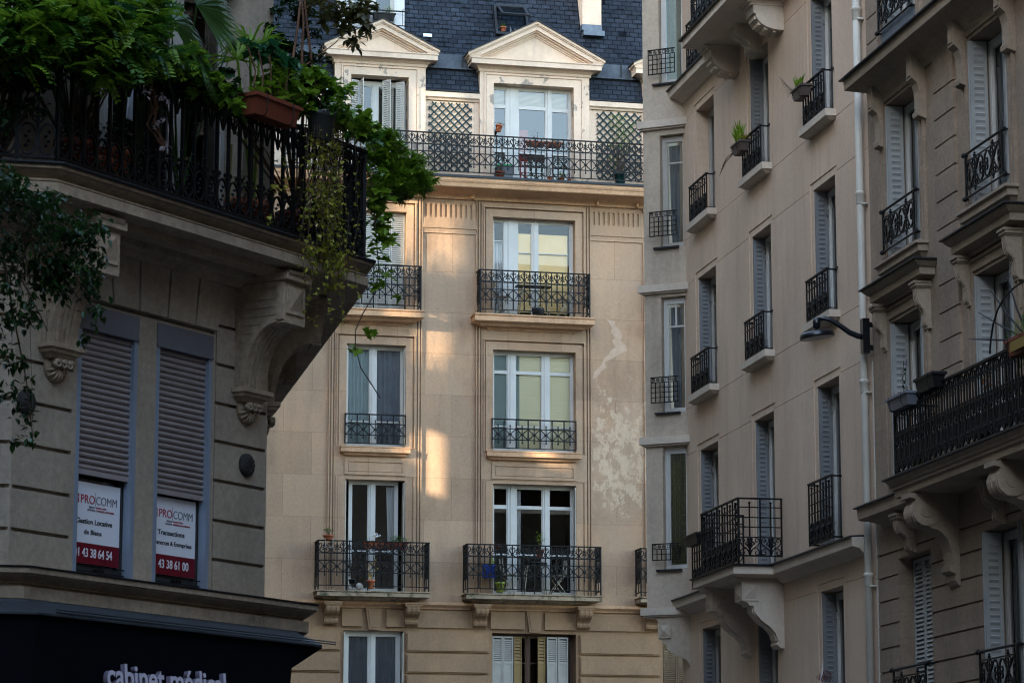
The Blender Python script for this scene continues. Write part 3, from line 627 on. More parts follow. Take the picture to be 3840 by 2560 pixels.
w3=window(CB,-.35,1.67,11.40,13.82,Y,[(.15,.18),(.985,.17)],[(13.32,-.3,.06,.08),(13.32,.24,.90,.08),(13.32,1.07,1.6,.08),(12.02,-.3,.06,.03),(12.02,.24,.9,.03),(12.02,1.07,1.6,.03)],gl=glassc,label='wide white window with pale yellow slatted blinds')
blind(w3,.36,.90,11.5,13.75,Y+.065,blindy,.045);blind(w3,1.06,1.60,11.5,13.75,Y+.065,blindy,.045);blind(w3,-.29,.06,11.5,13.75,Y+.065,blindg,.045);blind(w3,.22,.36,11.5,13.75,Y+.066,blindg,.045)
w3l=window(CB,-3.86,-2.45,11.40,13.82,Y,[(-3.19,.14)],[(12.02,-3.8,-3.26,.03),(12.02,-3.12,-2.51,.03)])
curtain(w3l,-3.80,-3.26,11.5,13.75,Y+.12,cur,6,.03);curtain(w3l,-3.12,-2.52,11.5,13.75,Y+.12,curb,5,.03)
w2=window(CB,-.35,1.67,8.0,10.62,Y,[(.16,.20),(.985,.15)],[(10.10,-.3,.06,.09),(10.10,.26,.91,.08),(10.10,1.06,1.6,.08),(8.98,-.3,.06,.035),(8.98,.26,.9,.035),(8.98,1.06,1.6,.035)],label='wide white three-light window onto the lower wide balcony')
curtain(w2,.27,.40,8.1,10.5,Y+.13,curw,2,.02)
w2l=window(CB,-3.86+.12,-2.45-.12,8.0,10.62,Y,[(-3.20,.14)],[(8.98,-3.68,-3.27,.03),(8.98,-3.13,-2.63,.03)])
curtain(w2l,-2.78,-2.64,8.9,10.5,Y+.13,curw,2,.02,gather=-.05)
for x,a in((-3.85,90),(-2.47,90),(-.345,90),(1.655,90)):
    mb=MB();mb.M=T((x+.012,-.05,8.04))@RZ(math.radians(a));shutter_leaf(mb,.20,2.54,.05,.022,border=.03);mb.build('folded_shutter',shw,CB)
for x in(-3.85,-2.47):
    mb=MB();mb.M=T((x+.012,-.05,11.43))@RZ(PI/2);shutter_leaf(mb,.19,2.34,.05,.02,border=.03);mb.build('folded_shutter',shw,CB)
    mb=MB();mb.M=T((x+.012,-.05,4.8))@RZ(PI/2);shutter_leaf(mb,.19,2.28,.05,.02,border=.03);mb.build('folded_shutter',shw,CB)
w1=window(CB,-3.86+.04,-2.45-.04,4.7,7.12,Y,[(-3.17,.14)],fw=.09,label='two-leaf window with grey curtains at the bottom left');curtain(w1,-3.72,-3.25,4.75,7.0,Y+.12,curb,7,.03);curtain(w1,-3.09,-2.56,4.75,7.0,Y+.12,curb,7,.03)
w1r=window(CB,-.35,1.67,4.7,7.12,Y+.12,[(.57,.08)],[(6.45,.35,.8,.03)],mt=wood)
for x,wd in((-.33,.26),(-.07,.25),(.98,.26),(1.25,.25)):
    mb=MB();mb.M=T((x,.06,4.75));shutter_leaf(mb,wd-.01,2.30,.045,.03,border=.04,panel=1.66);mb.build('shutter',shl,w1r)
for x in(.20,.77):
    mb=MB();mb.M=T((x,.10,4.75));shutter_leaf(mb,.18,2.30,.075,.03,border=.03,panel=1.66);mb.build('ochre_shutter',ocre,w1r)
window(CB,3.775,5.185,4.7,7.12,Y+.1,[(4.48,.1)])
for k in range(4):
    mb=MB();mb.M=T((3.79+k*.345,.0,4.75));shutter_leaf(mb,.335,2.30,.045,.03,border=.04);mb.build('shutter',mat('brown_shutter_%d'%k,(.13,.085,.05)),CB)
for r in(2,3,4):window(CB,3.775,5.185,rows[r][0],rows[r][1],Y,[(4.48,.12)])
# ================================================================== cream rendered building on the right
RB=empty('rendered_building',FM,'cream rendered apartment building with grey folding shutters and two ornate iron balconies','building')
cc=((-4.22,-3.04),(-.80,.30),(2.61,3.70));cr={'AA':(15.55,18.0),'A':(12.84,14.93),'B':(9.78,11.89),'C':(6.36,8.84),'D':(3.2,5.74)}
regs=[]
for z in(18.0,14.93,12.745,11.91,9.69,8.86,5.76):regs.append((-5.49,5.42,z-.005,z+.004,.012))
for a,b in cc:
    for k in cr:
        z0,z1=cr[k];regs.append((a-.14,b+.13,z0 if k in'AAC' else z0-.14,z1+.13,.0));regs.append((a-.125,b+.115,z0,z1+.115,.014))
for a,b in cc:
    for k in cr:regs.append((a,b,cr[k][0],cr[k][1],None))
MB().wall(-5.49,5.42,0,19.5,regs,.34).build('wall',crm,RB)
mb=MB();mb.box(-5.49,5.42,8.9,9,0,19.5);mb.box(5.3,5.42,.34,9,0,19.5);mb.box(-5.49,5.42,.1,9,19.5,19.7)
for z in(3,6.1,9.2,12.3,15.4):mb.box(-5.4,5.3,.36,8.9,z-.15,z)
mb.build('rear_wall',crmG,RB)
def cguard(mb,x0,x1,zt,H,y=0,n=None,low=.36,rungs=(.17,),mod=.27):
    "cream building: plain bars with knobbed bars between, scrolled foliage band at the foot"
    W=x1-x0;n=n or max(1,round(W/mod));m=W/n;zb=zt-H
    mb.box(x0-.015,x1+.015,y-.022,y+.022,zt-.024,zt);mb.box(x0,x1,y-.012,y+.012,zb,zb+.022)
    for r in rungs:mb.box(x0,x1,y-.008,y+.008,zt-r-.008,zt-r+.008)
    for i in range(n+1):
        x=x0+i*m;mb.box(x-.011,x+.011,y-.011,y+.011,zb,zt-.02)
    zl=zb+low
    for i in range(n):
        c=x0+(i+.5)*m;mb.box(c-.010,c+.010,y-.010,y+.010,zb+.02,zt-.085);mb.lathe([(.012,0),(.022,.012),(.022,.022),(.008,.034)],(c,y,zt-.095),7)
        mb.lathe([(.02,-.022),(.045,-.01),(.05,.0),(.045,.01),(.02,.022)],(c,y,zl-.03),9,'y')
        mb.lathe([(.016,0),(.03,.05),(.02,.10),(.04,.19),(.02,.24)],(c,y,zb+.02),6)
        for s in(-1,1):
            h=m/2
            ribbon(mb,[(c+s*a*h,zb+low*b) for a,b in((.1,.3),(.35,.42),(.7,.55),(.92,.72),(.85,.9),(.6,.95),(.48,.82),(.6,.74),(.7,.8))],.014,y,.02)
            ribbon(mb,[(c+s*a*h,zb+low*b) for a,b in((.08,.22),(.3,.4),(.65,.42),(.92,.28),(.85,.1),(.6,.08),(.5,.2),(.62,.27))],.014,y,.02)
            ribbon(mb,[(c+s*a*h,zb+low*b) for a,b in((.05,.45),(.3,.62),(.45,.66),(.3,.75),(.1,.8))],.018,y,.03)
for a,b in cc:
    for k in('A','B'):
        zt=cr[k][0]+.68;mb=MB();cguard(mb,a+.03,b-.01,zt,.64,-.13,n=4,low=.30,rungs=(.17,))
        for x in(a+.03,b-.01):
            for z in(zt-.02,zt-.62):mb.box(x-.01,x+.01,-.13,.03,z-.012,z+.012)
        mb.box(b,b+.10,-.012,.0,zt-.03,zt);mb.build('window_guard',iron,RB)
        mb=MB();P=[(-.02,cr[k][0]-.14),(.09,cr[k][0]-.14),(.14,cr[k][0]-.10),(.17,cr[k][0]-.09),(.17,cr[k][0]+.02),(-.02,cr[k][0]+.03)]
        mb.sweep([(a+.05,.1),(a+.05,0),(b+.0,0),(b+.0,.1)],P);mb.box(a-.02,b+.02,-.1,.3,cr[k][0]-.03,cr[k][0]+.025);mb.build('window_sill',crmT,RB)
for i in(0,2):
    a,b=cc[i];mb=MB();cguard(mb,a-.02,b+.03,7.36,.94,-.14,n=4,low=.34,rungs=(.17,.33,.47))
    for x in(a-.02,b+.03):
        for z in(7.34,6.44):mb.box(x-.01,x+.01,-.14,.03,z-.012,z+.012)
    mb.build('window_guard',iron,RB)
a,b=cc[0];mb=MB();cguard(mb,a-.02,b+.03,16.5,.94,-.14,n=5,low=.34,rungs=(.17,.33,.47));mb.build('window_guard',iron,RB)
# ledges and balconies
def ledge(zt,x0,x1,nm='ledge'):
    mb=MB();P=[(-.02,zt-.30),(.04,zt-.29),(.10,zt-.24),(.13,zt-.20),(.20,zt-.18),(.24,zt-.17),(.25,zt-.04),(-.02,zt-.03)]
    mb.sweep([(x0,.3),(x0,0),(x1,0)],P);mb.build(nm,crmT,RB)
    mb=MB();mb.sweep([(x0,.3),(x0,0),(x1,0)],[(-.02,zt-.03),(.27,zt-.045),(.285,zt-.04),(.285,zt-.02),(-.02,zt)]);mb.build('zinc_cap',zincd,RB)
ledge(6.34,-5.45,4.95);ledge(15.56,-5.45,-1.2);ledge(15.56,1.2,4.95)
def cbalcony(x0,x1,zt,rx0,rx1,n,consoles,style):
    xa,xb=x0+.88,x1-.88
    mb=MB();mb.sweep([(xa,.02),(xa,0),(xb,0),(xb,.02)],[(-.02,zt-.20),(.60,zt-.20),(.86,zt-.165),(.88,zt-.16),(.88,zt-.02),(-.02,zt-.02)])
    mb.build('balcony_slab',crmT,RB)
    mb=MB();mb.sweep([(xa,.02),(xa,0),(xb,0),(xb,.02)],[(-.02,zt-.02),(.92,zt-.035),(.93,zt-.01),(-.02,zt)]);mb.build('zinc_cap',zincd,RB)
    out=.72;zr=zt+1.06
    mb=MB();cguard(mb,rx0,rx1,zr,1.0,-out,n=n,low=.38,rungs=(.16,.32,.47))
    for x in(rx0+.14,rx1-.14):   # foliage columns
        for k in range(9):
            z=zr-.12-k*.095;mb.lathe([(.01,-.02),(.035,-.006),(.035,.01),(.01,.02)],(x+(.02 if k%2 else -.02),-out,z),6,'y')
            ribbon(mb,[(x-.03,z-.03),(x,z+.01),(x+.03,z+.04)],.012,-out,.03)
    for s in(rx0,rx1):
        mb.M=side(None,s,-out);cguard(mb,.012,out-.02,zr,.92,0,n=2,low=.30,rungs=(.15,.31,.46,.62));mb.M=None
        mb.box(s-.014,s+.014,-out-.014,-out+.014,zt,zr)
    mb.build('balcony_railing',iron,RB)
    for cx0,cx1 in consoles:
        mb=MB()
        if style=='low':
            P=[(0,zt-.18),(-.80,zt-.18),(-.80,zt-.20),(-.74,zt-.24),(-.66,zt-.27),(-.66,zt-.56),(-.58,zt-.58),(-.56,zt-.62),(-.49,zt-.63),(-.47,zt-.72),(-.36,zt-.83),(-.22,zt-.93),(-.13,zt-1.03),(-.09,zt-1.15),(-.12,zt-1.22),(-.06,zt-1.27),(0,zt-1.28)]
            mb.prism(P,cx0,cx1,'x')
            P2=[(-.50,zt-.60),(-.485,zt-.72),(-.375,zt-.85),(-.235,zt-.95),(-.145,zt-1.05),(-.11,zt-1.16),(-.06,zt-1.16),(-.1,zt-1.04),(-.2,zt-.93),(-.34,zt-.81),(-.44,zt-.70),(-.46,zt-.60)]
            mb.prism(P2,cx1,cx1+.018,'x');mb.prism([(y-.012,z) for y,z in P2],cx0+.06,cx1-.06,'x')
            # raised pyramid blocks on the front and the two cheeks
            z0,z1=zt-.55,zt-.27;zc=(z0+z1)/2;yc=-.55
            mb.box(cx0-.02,cx1+.02,-.68,-.42,z0,z1)
            for xx,sg in((cx1+.02,1),(cx0-.02,-1)):
                mb.add([(xx,-.65,z0+.03),(xx,-.45,z0+.03),(xx,-.45,z1-.03),(xx,-.65,z1-.03),(xx+sg*.045,yc,zc)],[(0,1,4),(1,2,4),(2,3,4),(3,0,4)])
            mb.add([(cx0+.01,-.68,z0+.03),(cx1-.01,-.68,z0+.03),(cx1-.01,-.68,z1-.03),(cx0+.01,-.68,z1-.03),((cx0+cx1)/2,-.725,zc)],[(0,1,4),(1,2,4),(2,3,4),(3,0,4)])
        else:
            R=.40;arcp=[(-.46+R*(1-math.cos(t))*.98,zt-.42-R*math.sin(t)*.62) for t in[k*PI/16 for k in range(9)]]
            P=[(0,zt-.18),(-.62,zt-.18),(-.60,zt-.21),(-.52,zt-.25),(-.50,zt-.29),(-.50,zt-.41)]+arcp+[(0,arcp[-1][1])]
            mb.prism(P,cx0,cx1,'x');mb.box(cx0-.03,cx1+.03,-.60,.0,zt-.24,zt-.19);mb.box(cx0-.015,cx1+.015,-.55,.0,zt-.28,zt-.24)
            for k in range(1,8,2):
                y_,z_=arcp[k];mb.M=T((0,y_,z_));mb.box(cx0+.05,cx1-.05,-.02,.03,-.035,.01);mb.M=None
        mb.build('console',crmT,RB)
cbalcony(-1.45,1.0,6.32,-1.45,.73,7,((-1.38,-1.0),(.35,.73)),'low')
cbalcony(-1.80,1.52,15.50,-1.72,1.45,10,((-1.75,-1.34),(.84,1.26)),'high')
mb=MB();scroll_bracket(mb,-.46,-.04,15.36,.52,.40);mb.lathe([(.02,-.1),(.06,-.06),(.07,0),(.06,.06),(.02,.1)],(-.25,-.14,14.92),10,'x');mb.build('keystone_scroll',crmT,RB)
# windows with shutters folded on the far jamb
for i,(a,b) in enumerate(cc):
    for k in cr:
        z0,z1=cr[k];wood0=(i==0 and k=='A')
        wd=window(RB,a+.01,b-.01,z0+.02,z1-.02,.235,[((a+b)/2,.09)],[],mt=pvcg if wood0 or i<1 else pvc,fw=.07)
        curtain(wd,a+.1,b-.1,z0+.1,z1-.1,.38,curb if (i+len(k))%2 else curw,5,.02)
        if wood0:continue
        for q in(T((a+.012,.03,z0+.03))@RZ(PI/2),T((b-.012,.21,z0+.03))@RZ(-PI/2)):
            mb=MB(q);metal_leaf(mb,.185,z1-z0-.06);mb.build('shutter',shg,wd)
        mb=MB(T((a+.035,.03,z0+.03))@RZ(PI/2));metal_leaf(mb,.195,z1-z0-.06);mb.build('shutter',shg,wd);mb=MB()
        for z in(z0+.35,z1-.35):mb=MB();mb.box(a+.05,a+.075,.20,.235,z-.05,z+.05);mb.build('hinge',shg,wd)
# canted bay at the far end (its own rotated face)
XB=FM.inverted()@FY
mb=MB(XB);bw=((15.70,17.6),(12.67,14.70),(9.67,11.72),(6.88,9.02))
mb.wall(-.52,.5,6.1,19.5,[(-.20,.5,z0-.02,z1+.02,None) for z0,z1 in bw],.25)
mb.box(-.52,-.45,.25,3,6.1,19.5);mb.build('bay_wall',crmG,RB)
for z in(14.99,11.965,9.215,6.19):
    mb=MB(XB);mb.box(-.61,.45,-.10,.3,z-.13,z);mb.box(-.56,.45,-.06,.3,z-.16,z-.13);mb.build('bay_band',crmT,RB)
for j,(z0,z1) in enumerate(bw):
    mb=MB(XB);w_=.04
    for q in((-.19,-.13,z0,z1),(.20,.26,z0,z1),(-.13,.2,z1-.1,z1),(-.13,.2,z0,z0+.07)):mb.box(q[0],q[1],.10,.17,q[2],q[3])
    mb.box(-.13,-.10,.115,.16,z0+.07,z1-.1)
    if j in(2,):mb.box(-.13,.2,.12,.15,z1-.52,z1-.49);mb.box(.02,.05,.12,.15,z1-.5,z1-.1)
    if j==1:mb.box(-.13,.2,.12,.15,z1-.5,z1-.47)
    wn=mb.build('window',pvcg if j==1 else pvc,RB)
    mb=MB(XB);mb.box(-.14,.25,.13,.136,z0+.05,z1-.05);mb.build('pane',glassr if j==0 else glass,wn)
    if j==3:
        mb=MB(XB);mb.box(-.10,.25,.15,.155,z0+.05,z1-.1);mb.build('coloured_glass',stain,wn)
        mb=MB(XB)
        for k in range(14):mb.box(-.10,.25,.145,.15,z0+.1+k*.14,z0+.105+k*.14)
        for k in range(5):mb.box(-.06+k*.07,-.055+k*.07,.145,.15,z0+.1,z1-.1)
        for k in range(13):
            for x in(-.035,.04):
                mb.box(x,x+.018,.143,.149,z0+.12+k*.14,z0+.22+k*.14)
        mb.build('leading',mat('yellow_glass_strip',(.22,.20,.03),rough=.3),wn)
    elif j in(1,2):
        mb=MB(XB);n=24;vs=[];
        for i in range(n+1):
            x=-.09+.33*i/n;vs+=[(x,.30+.02*math.sin(i*1.1),z0+.1),(x-.05,.30+.02*math.sin(i*1.1),z1-.12)]
        mb.add(vs,[(2*i,2*i+2,2*i+3,2*i+1) for i in range(n)]);mb.build('curtain',curb,wn)
    mb=MB(XB);mb.box(-.32,.16,-.07,.0,z0-.05,z0-.02);mb.build('bay_sill',zincd,RB)
    zt=(16.30,13.29,10.28,7.31)[j];H=(.47,.46,.47,.30)[j];mb=MB(XB);y=-.12
    mb.box(-.37,.16,y-.014,y+.014,zt-.018,zt);mb.box(-.36,.16,y-.01,y+.01,zt-H,zt-H+.016)
    for r in(.10,.19,.28,.37):
        if r<H-.03:mb.box(-.36,.16,y-.006,y+.006,zt-r-.006,zt-r+.006)
    for k in range(7):
        x=-.36+k*.085;mb.box(x-.007,x+.007,y-.007,y+.007,zt-H,zt-.10 if k%4 else zt)
        if k<6:
            if k%3==0:mb.box(x+.02,x+.07,y-.005,y+.005,zt-.08,zt-.072);mb.box(x+.02,x+.07,y-.005,y+.005,zt-.035,zt-.027);mb.box(x+.02,x+.027,y-.005,y+.005,zt-.08,zt-.03);mb.box(x+.063,x+.07,y-.005,y+.005,zt-.08,zt-.03)
            else:ribbon(mb,arc(x+.045,zt-.055,.028,0,360,10),.008,y,.012);ribbon(mb,arc(x+.045,zt-.055,.012,0,360,7),.008,y,.012)
    mb.box(-.37,-.35,y,.02,zt-.018,zt);mb.build('bay_guard',iron,RB)
mb=MB(XB);mb.prism([(-.30,5.93),(-.30,5.64),(-.24,5.62),(-.22,5.58),(-.17,5.57),(-.14,5.48),(-.06,5.40),(.08,5.33),(.22,5.27),(.4,5.0),(.5,5.0),(.5,6.05),(-.40,6.05),(-.34,6.0)],-.02,.5)
mb.box(-.30,-.06,-.05,.0,5.655,5.915);mb.add([(-.275,-.05,5.68),(-.085,-.05,5.68),(-.085,-.05,5.89),(-.275,-.05,5.89),(-.18,-.09,5.785)],[(0,1,4),(1,2,4),(2,3,4),(3,0,4)])
mb.build('bay_console',crmG,RB)
# rain pipe
mb=MB();mb.tube([(5.17,-.085,.1),(5.17,-.085,18.4)],.054,14)
for z in(17.0,14.0,11.24,8.49,5.73,3.0):
    mb.lathe([(.056,-.16),(.062,-.15),(.062,-.02),(.072,-.01),(.074,.02),(.064,.035),(.056,.04)],(5.17,-.085,z),16);mb.box(5.16,5.26,-.09,.02,z-.17,z-.14)
mb.build('rain_pipe',gpipe,RB,True)
mb=MB();mb.tube([(5.37,-.02,1),(5.37,-.02,8.75)],.011,6)
for k in range(24):mb.box(5.35,5.395,-.035,0,1.2+k*.32,1.23+k*.32)
mb.build('conduit',gpipe,RB)
# street lamp bolted to the party line
SL=empty('street_lamp',FM@T((5.42,0,8.86)),'black wall-mounted street lamp on a curved arm beside the cream rain pipe','street lamp')
mb=MB();mb.box(-.07,.06,-.19,-.09,0,.50);mb.box(-.04,.03,-.09,.0,.05,.12);mb.box(-.04,.03,-.09,.0,.38,.45);mb.build('wall_bracket',lampb,SL)
mb=MB();pts=[(-.01,-.16,.24),(-.02,-.24,.25),(-.03,-.36,.30),(-.05,-.5,.40),(-.065,-.62,.475),(-.08,-.72,.50),(-.10,-.80,.485)];mb.tube(pts,.045,10,.032);mb.tube([(-.01,-.16,.22),(-.03,-.34,.27),(-.06,-.58,.43)],.03,8,.015);mb.build('arm',lampb,SL,True)
mb=MB();mb.lathe([(.02,-.1),(.055,-.08),(.06,.0),(.045,.05),(.01,.06)],(-.11,-.82,.45),12);mb.lathe([(.015,0),(.018,.06)],(-.11,-.82,.30),8);mb.build('joint',lampb,SL,True)
LH=T((-.11,-.82,.26))@RX(math.radians(8));mb=MB(LH);mb.lathe([(.0,.06),(.12,.055),(.21,.045),(.245,.02),(.255,-.03),(.25,-.04),(.22,-.04),(.22,-.025),(0,-.025)],(0,0,0),32);mb.build('lamp_head',lampb,SL,True)
mb=MB(LH);mb.lathe([(0,-.045),(.215,-.042),(.215,-.03),(0,-.03)],(0,0,0),28);mb.build('lens',lampg,SL)
# ================================================================== grey-beige stone building at the right edge
SB=empty('stone_building',FM@T((5.42,-.03,0)),'grey-beige ashlar apartment building with white shutters, bracketed cornice and long iron balcony at the right','building')
O=T((-5.42,0,0))   # keep facade coordinates
sw=((6.31,7.62),(9.65,10.95),(12.99,14.3));sr={0:(13.15,15.6),1:(9.97,12.26),2:(6.86,9.14),3:(3.4,5.85)}
regs=[]
for z in[3.69+.325*k for k in range(8)]:regs.append((5.42,17,z-.014,z+.012,.035))
for p0,p1 in((5.42,5.98),(8.31,9.09),(11.65,12.42),(15,15.8)):
    regs.append((p0,p1,6.7,17,-.0 if p0<6 else -.05))
    for z in[6.99+.376*k for k in range(30)]:
        if p0>6 and not(9.6<z<9.85) and z<12.2 or z>13.2:regs.append((p0,p1-.0,z-.013,z+.011,-.015 if p0>6 else .03))
for i,(a,b) in enumerate(sw):
    for r in(0,1,2):
        z0,z1=sr[r];regs+=[(a-.26,b+.24,z0,z1+.22,-.05),(a-.22,b+.20,z0,z1+.18,-.03),(a-.15,b+.14,z0,z1+.12,-.045),(a-.06,b+.06,z0,z1+.05,-.02)]
    z0,z1=sr[3];regs.append((a-.02,b+.02,z0,z1+.03,0))
    k=a-.1
    while k<b+.06:regs.append((k,k+.035,12.50,12.68,.02));k+=.07
for a,b in sw:
    for r in sr:regs.append((a,b,sr[r][0],sr[r][1],None))
mb=MB(O);mb.wall(5.42,17,0,21,regs,.34);mb.build('wall',sto,SB)
mb=MB(O);mb.box(5.42,17,8.9,9,0,21);mb.box(5.42,5.52,.34,9,0,21);mb.box(16.9,17,.34,9,0,21);mb.box(5.42,17,0,9,21,21.3)
for z in(3.2,6.6,9.8,13,16.2):mb.box(5.5,16.9,.36,8.9,z-.15,z)
mb.build('rear_wall',sto,SB)
def scornice(x0,x1,zt,P,nm='cornice',mt=None,end=True,cap=True,o=.4):
    x0+=o;x1-=o if end else 0
    mb=MB(O);mb.sweep([(x0,.2),(x0,0),(x1,0)]+([(x1,.2)] if end else []),[(q,zt+z) for q,z in P]);mb.build(nm,mt or stoT,SB)
    if cap:
        mb=MB(O);mb.sweep([(x0,.2),(x0,0),(x1,0)]+([(x1,.2)] if end else []),[(-.02,zt+.0),(o+.02,zt-.01),(o+.035,zt-.005),(o+.035,zt+.012),(-.02,zt+.03)]);mb.build('zinc_cap',zincd,SB)
PC=[(-.02,-.42),(.03,-.42),(.05,-.36),(.12,-.28),(.18,-.24),(.40,-.16),(.42,-.15),(.43,-.0),(-.02,0)]
scornice(5.62,17,12.78,PC,end=False,o=.45)
PH=[(-.02,-.26),(.04,-.26),(.06,-.22),(.22,-.19),(.22,-.10),(.25,-.08),(.30,-.03),(.30,0),(-.02,0)]
PS=[(-.02,-.22),(.05,-.22),(.10,-.16),(.14,-.14),(.14,-.06),(.18,-.04),(.18,0),(-.02,.01)]
for a,b in sw:
    scornice(a-.25,b+.25,9.99,PS,'window_sill',cap=False,o=.18)
    scornice(a-.42,b+.56,9.66,PH,'window_hood',o=.31)
    for x in(a-.32,b+.10):
        mb=MB(O);scroll_bracket(mb,x,x+.21,9.41,.62,.20);mb.build('bracket',stoT,SB)
    for x in(a-.30,b+.08):
        mb=MB(O);P=[(0,12.70),(-.30,12.70),(-.30,12.62),(-.22,12.58),(-.20,12.50),(-.20,12.22),(-.13,12.16),(-.10,12.05),(-.09,11.80),(-.13,11.76),(-.12,11.70),(0,11.66)];mb.prism(P,x,x+.22,'x');mb.box(x+.05,x+.17,-.215,-.19,12.26,12.46);mb.box(x-.02,x+.24,-.33,0,12.62,12.70);mb.build('bracket',stoT,SB)
    x=(a+b)/2-.11;mb=MB(O);scroll_bracket(mb,x,x+.24,6.38,.50,.26);mb.build('keystone_scroll',stoT,SB)
scornice(5.56,8.0,6.62,[(-.02,-.30),(.04,-.30),(.08,-.25),(.20,-.20),(.30,-.18),(.33,-.16),(.34,0),(-.02,0)],o=.35)
scornice(7.86,17,6.70,[(-.02,-.26),(.40,-.26),(.60,-.24),(.60,-.15),(.63,-.14),(.63,-.11),(.66,-.09),(.66,-.06),(.70,-.02),(.70,0),(-.02,0)],'balcony_slab',o=.70)
for x in(8.40,11.45):
    mb=MB(O);x1=x+.34
    P=[(0,6.44),(-.66,6.44),(-.66,6.38),(-.58,6.36),(-.60,6.28),(-.60,6.12),(-.52,6.02),(-.40,6.0),(-.36,5.98)]+[(-.36+.26*math.sin(t),5.98-.40*(1-math.cos(t))) for t in[k*PI/12 for k in range(1,7)]]+[(-.10,5.52),(-.15,5.50),(-.14,5.44),(-.06,5.40),(-.07,5.32),(-.03,5.26),(0,5.24)]
    mb.prism(P,x,x1,'x')
    for xx in(x-.02,x1):mb.lathe([(.19,0),(.19,.02)],(xx,-.44,6.20),18,'x');mb.lathe([(.08,-.01),(.08,.03)],(xx,-.44,6.20),12,'x')
    for k in range(4):mb.lathe([(.195,0),(.20,.03),(.195,.055)],(x+.02+k*.078,-.44,6.20),18,'x')
    mb.build('console',stoT,SB)
def lyre_rail(mb,x0,x1,zt,H,y=0,mod=.205):
    n=max(1,round((x1-x0)/mod));m=(x1-x0)/n;zb=zt-H
    mb.box(x0-.02,x1+.02,y-.03,y+.03,zt-.03,zt);mb.box(x0,x1,y-.012,y+.012,zb+.06,zb+.085)
    for i in range(n+1):
        x=x0+i*m
        if i%6==0:mb.box(x-.013,x+.013,y-.013,y+.013,zb,zt-.03)
    for i in range(n):
        c=x0+(i+.5)*m;h=m*.46
        ribbon(mb,[(c+h*a,zt-.03-b) for a,b in((-1,.25),(-.95,.12),(-.7,.04),(0,.0),(.7,.04),(.95,.12),(1,.25))],.014,y,.02)
        ribbon(mb,[(c+h*a,zb+.08+b) for a,b in((-1,.38),(-1,.2),(-.8,.07),(0,.01),(.8,.07),(1,.2),(1,.38))],.016,y,.022)
        ribbon(mb,[(c+h*a,zb+.08+b) for a,b in((-.55,.30),(-.6,.2),(-.4,.1),(0,.06),(.4,.1),(.6,.2),(.55,.30),(.2,.33),(-.2,.33),(-.55,.3))],.012,y,.018)
        for sg in(-1,1):
            ribbon(mb,[(c+sg*h,zt-.25),(c+sg*h*.98,zb+.45)],.014,y,.018)
            ribbon(mb,arc(c+sg*h*.45,zt-.14,.022,0,330,8),.010,y,.016);ribbon(mb,arc(c+sg*h*.5,zt-.42,.026,0,330,8),.010,y,.016)
            ribbon(mb,[(c,zb+.46),(c+sg*h*.6,zb+.50),(c+sg*h*.5,zb+.58),(c,zb+.56)],.010,y,.016)
        mb.box(c-.008,c+.008,y-.008,y+.008,zb+.08,zt-.05);bud(mb,c,zt-.22,y,.09,.02);bud(mb,c,zb+.42,y,.08,.024);mb.lathe([(.012,-.02),(.03,0),(.012,.02)],(c,y,zb+.22),6,'y')
mb=MB(O);lyre_rail(mb,8.03,17,7.71,1.02,-.60);mb.M=O@T((8.03,-.60,0))@RZ(PI/2);lyre_rail(mb,.01,.58,7.71,1.02);mb.build('balcony_railing',iron,SB)
def sguard(mb,x0,x1,zt,y=-.08):
    m=(x0+x1)/2;H=.58
    for z,r in((zt,.018),(zt-H,.014)):
        mb.tube([(x0-.06,y,z),(x1+.06,y,z)],r,8)
        for x in(x0-.07,x1+.07):mb.lathe([(.01,-.03),(.034,-.015),(.034,.015),(.01,.03)],(x,y,z),7,'x');mb.tube([(x,y,z),(x,.02,z)],.014,6)
    for z in(zt-.11,zt-H+.10):mb.box(x0,x1,y-.008,y+.008,z-.008,z+.008)
    for x in(x0,x1):mb.box(x-.013,x+.013,y-.013,y+.013,zt-H,zt)
    c=zt-H/2-.01;n=2;m=(x1-x0)/n
    for k in range(n):
        cx=x0+m*(k+.5);bud(mb,cx,zt-.12,y,.09,.026);bud(mb,cx,zt-H+.12,y,.09,.026,-1);mb.lathe([(.02,-.02),(.045,0),(.02,.02)],(cx,y,c),8,'y')
        mb.box(cx-.009,cx+.009,y-.009,y+.009,c-.16,c+.16);mb.box(cx-.03,cx+.03,y-.012,y+.012,c+.09,c+.11);mb.box(cx-.03,cx+.03,y-.012,y+.012,c-.11,c-.09)
        for q in(-1,1):
            for v in(-1,1):
                ribbon(mb,[(cx+q*a,c+v*b) for a,b in((.02,.02),(.06,.05),(.10,.10),(.15,.155),(.22,.165),(.28,.12),(.29,.05),(.26,.0),(.215,-.01),(.185,.03),(.20,.07),(.235,.07))],.017,y,.022)
                ribbon(mb,[(cx+q*a,c+v*b) for a,b in((.0,.17),(.05,.175),(.085,.145),(.08,.11),(.05,.10),(.04,.125))],.013,y,.018)
    for k in range(n+1):
        cx=x0+m*k
        if 0<k<n:mb.lathe([(.01,-.02),(.03,0),(.01,.02)],(cx,y,c),7,'y')
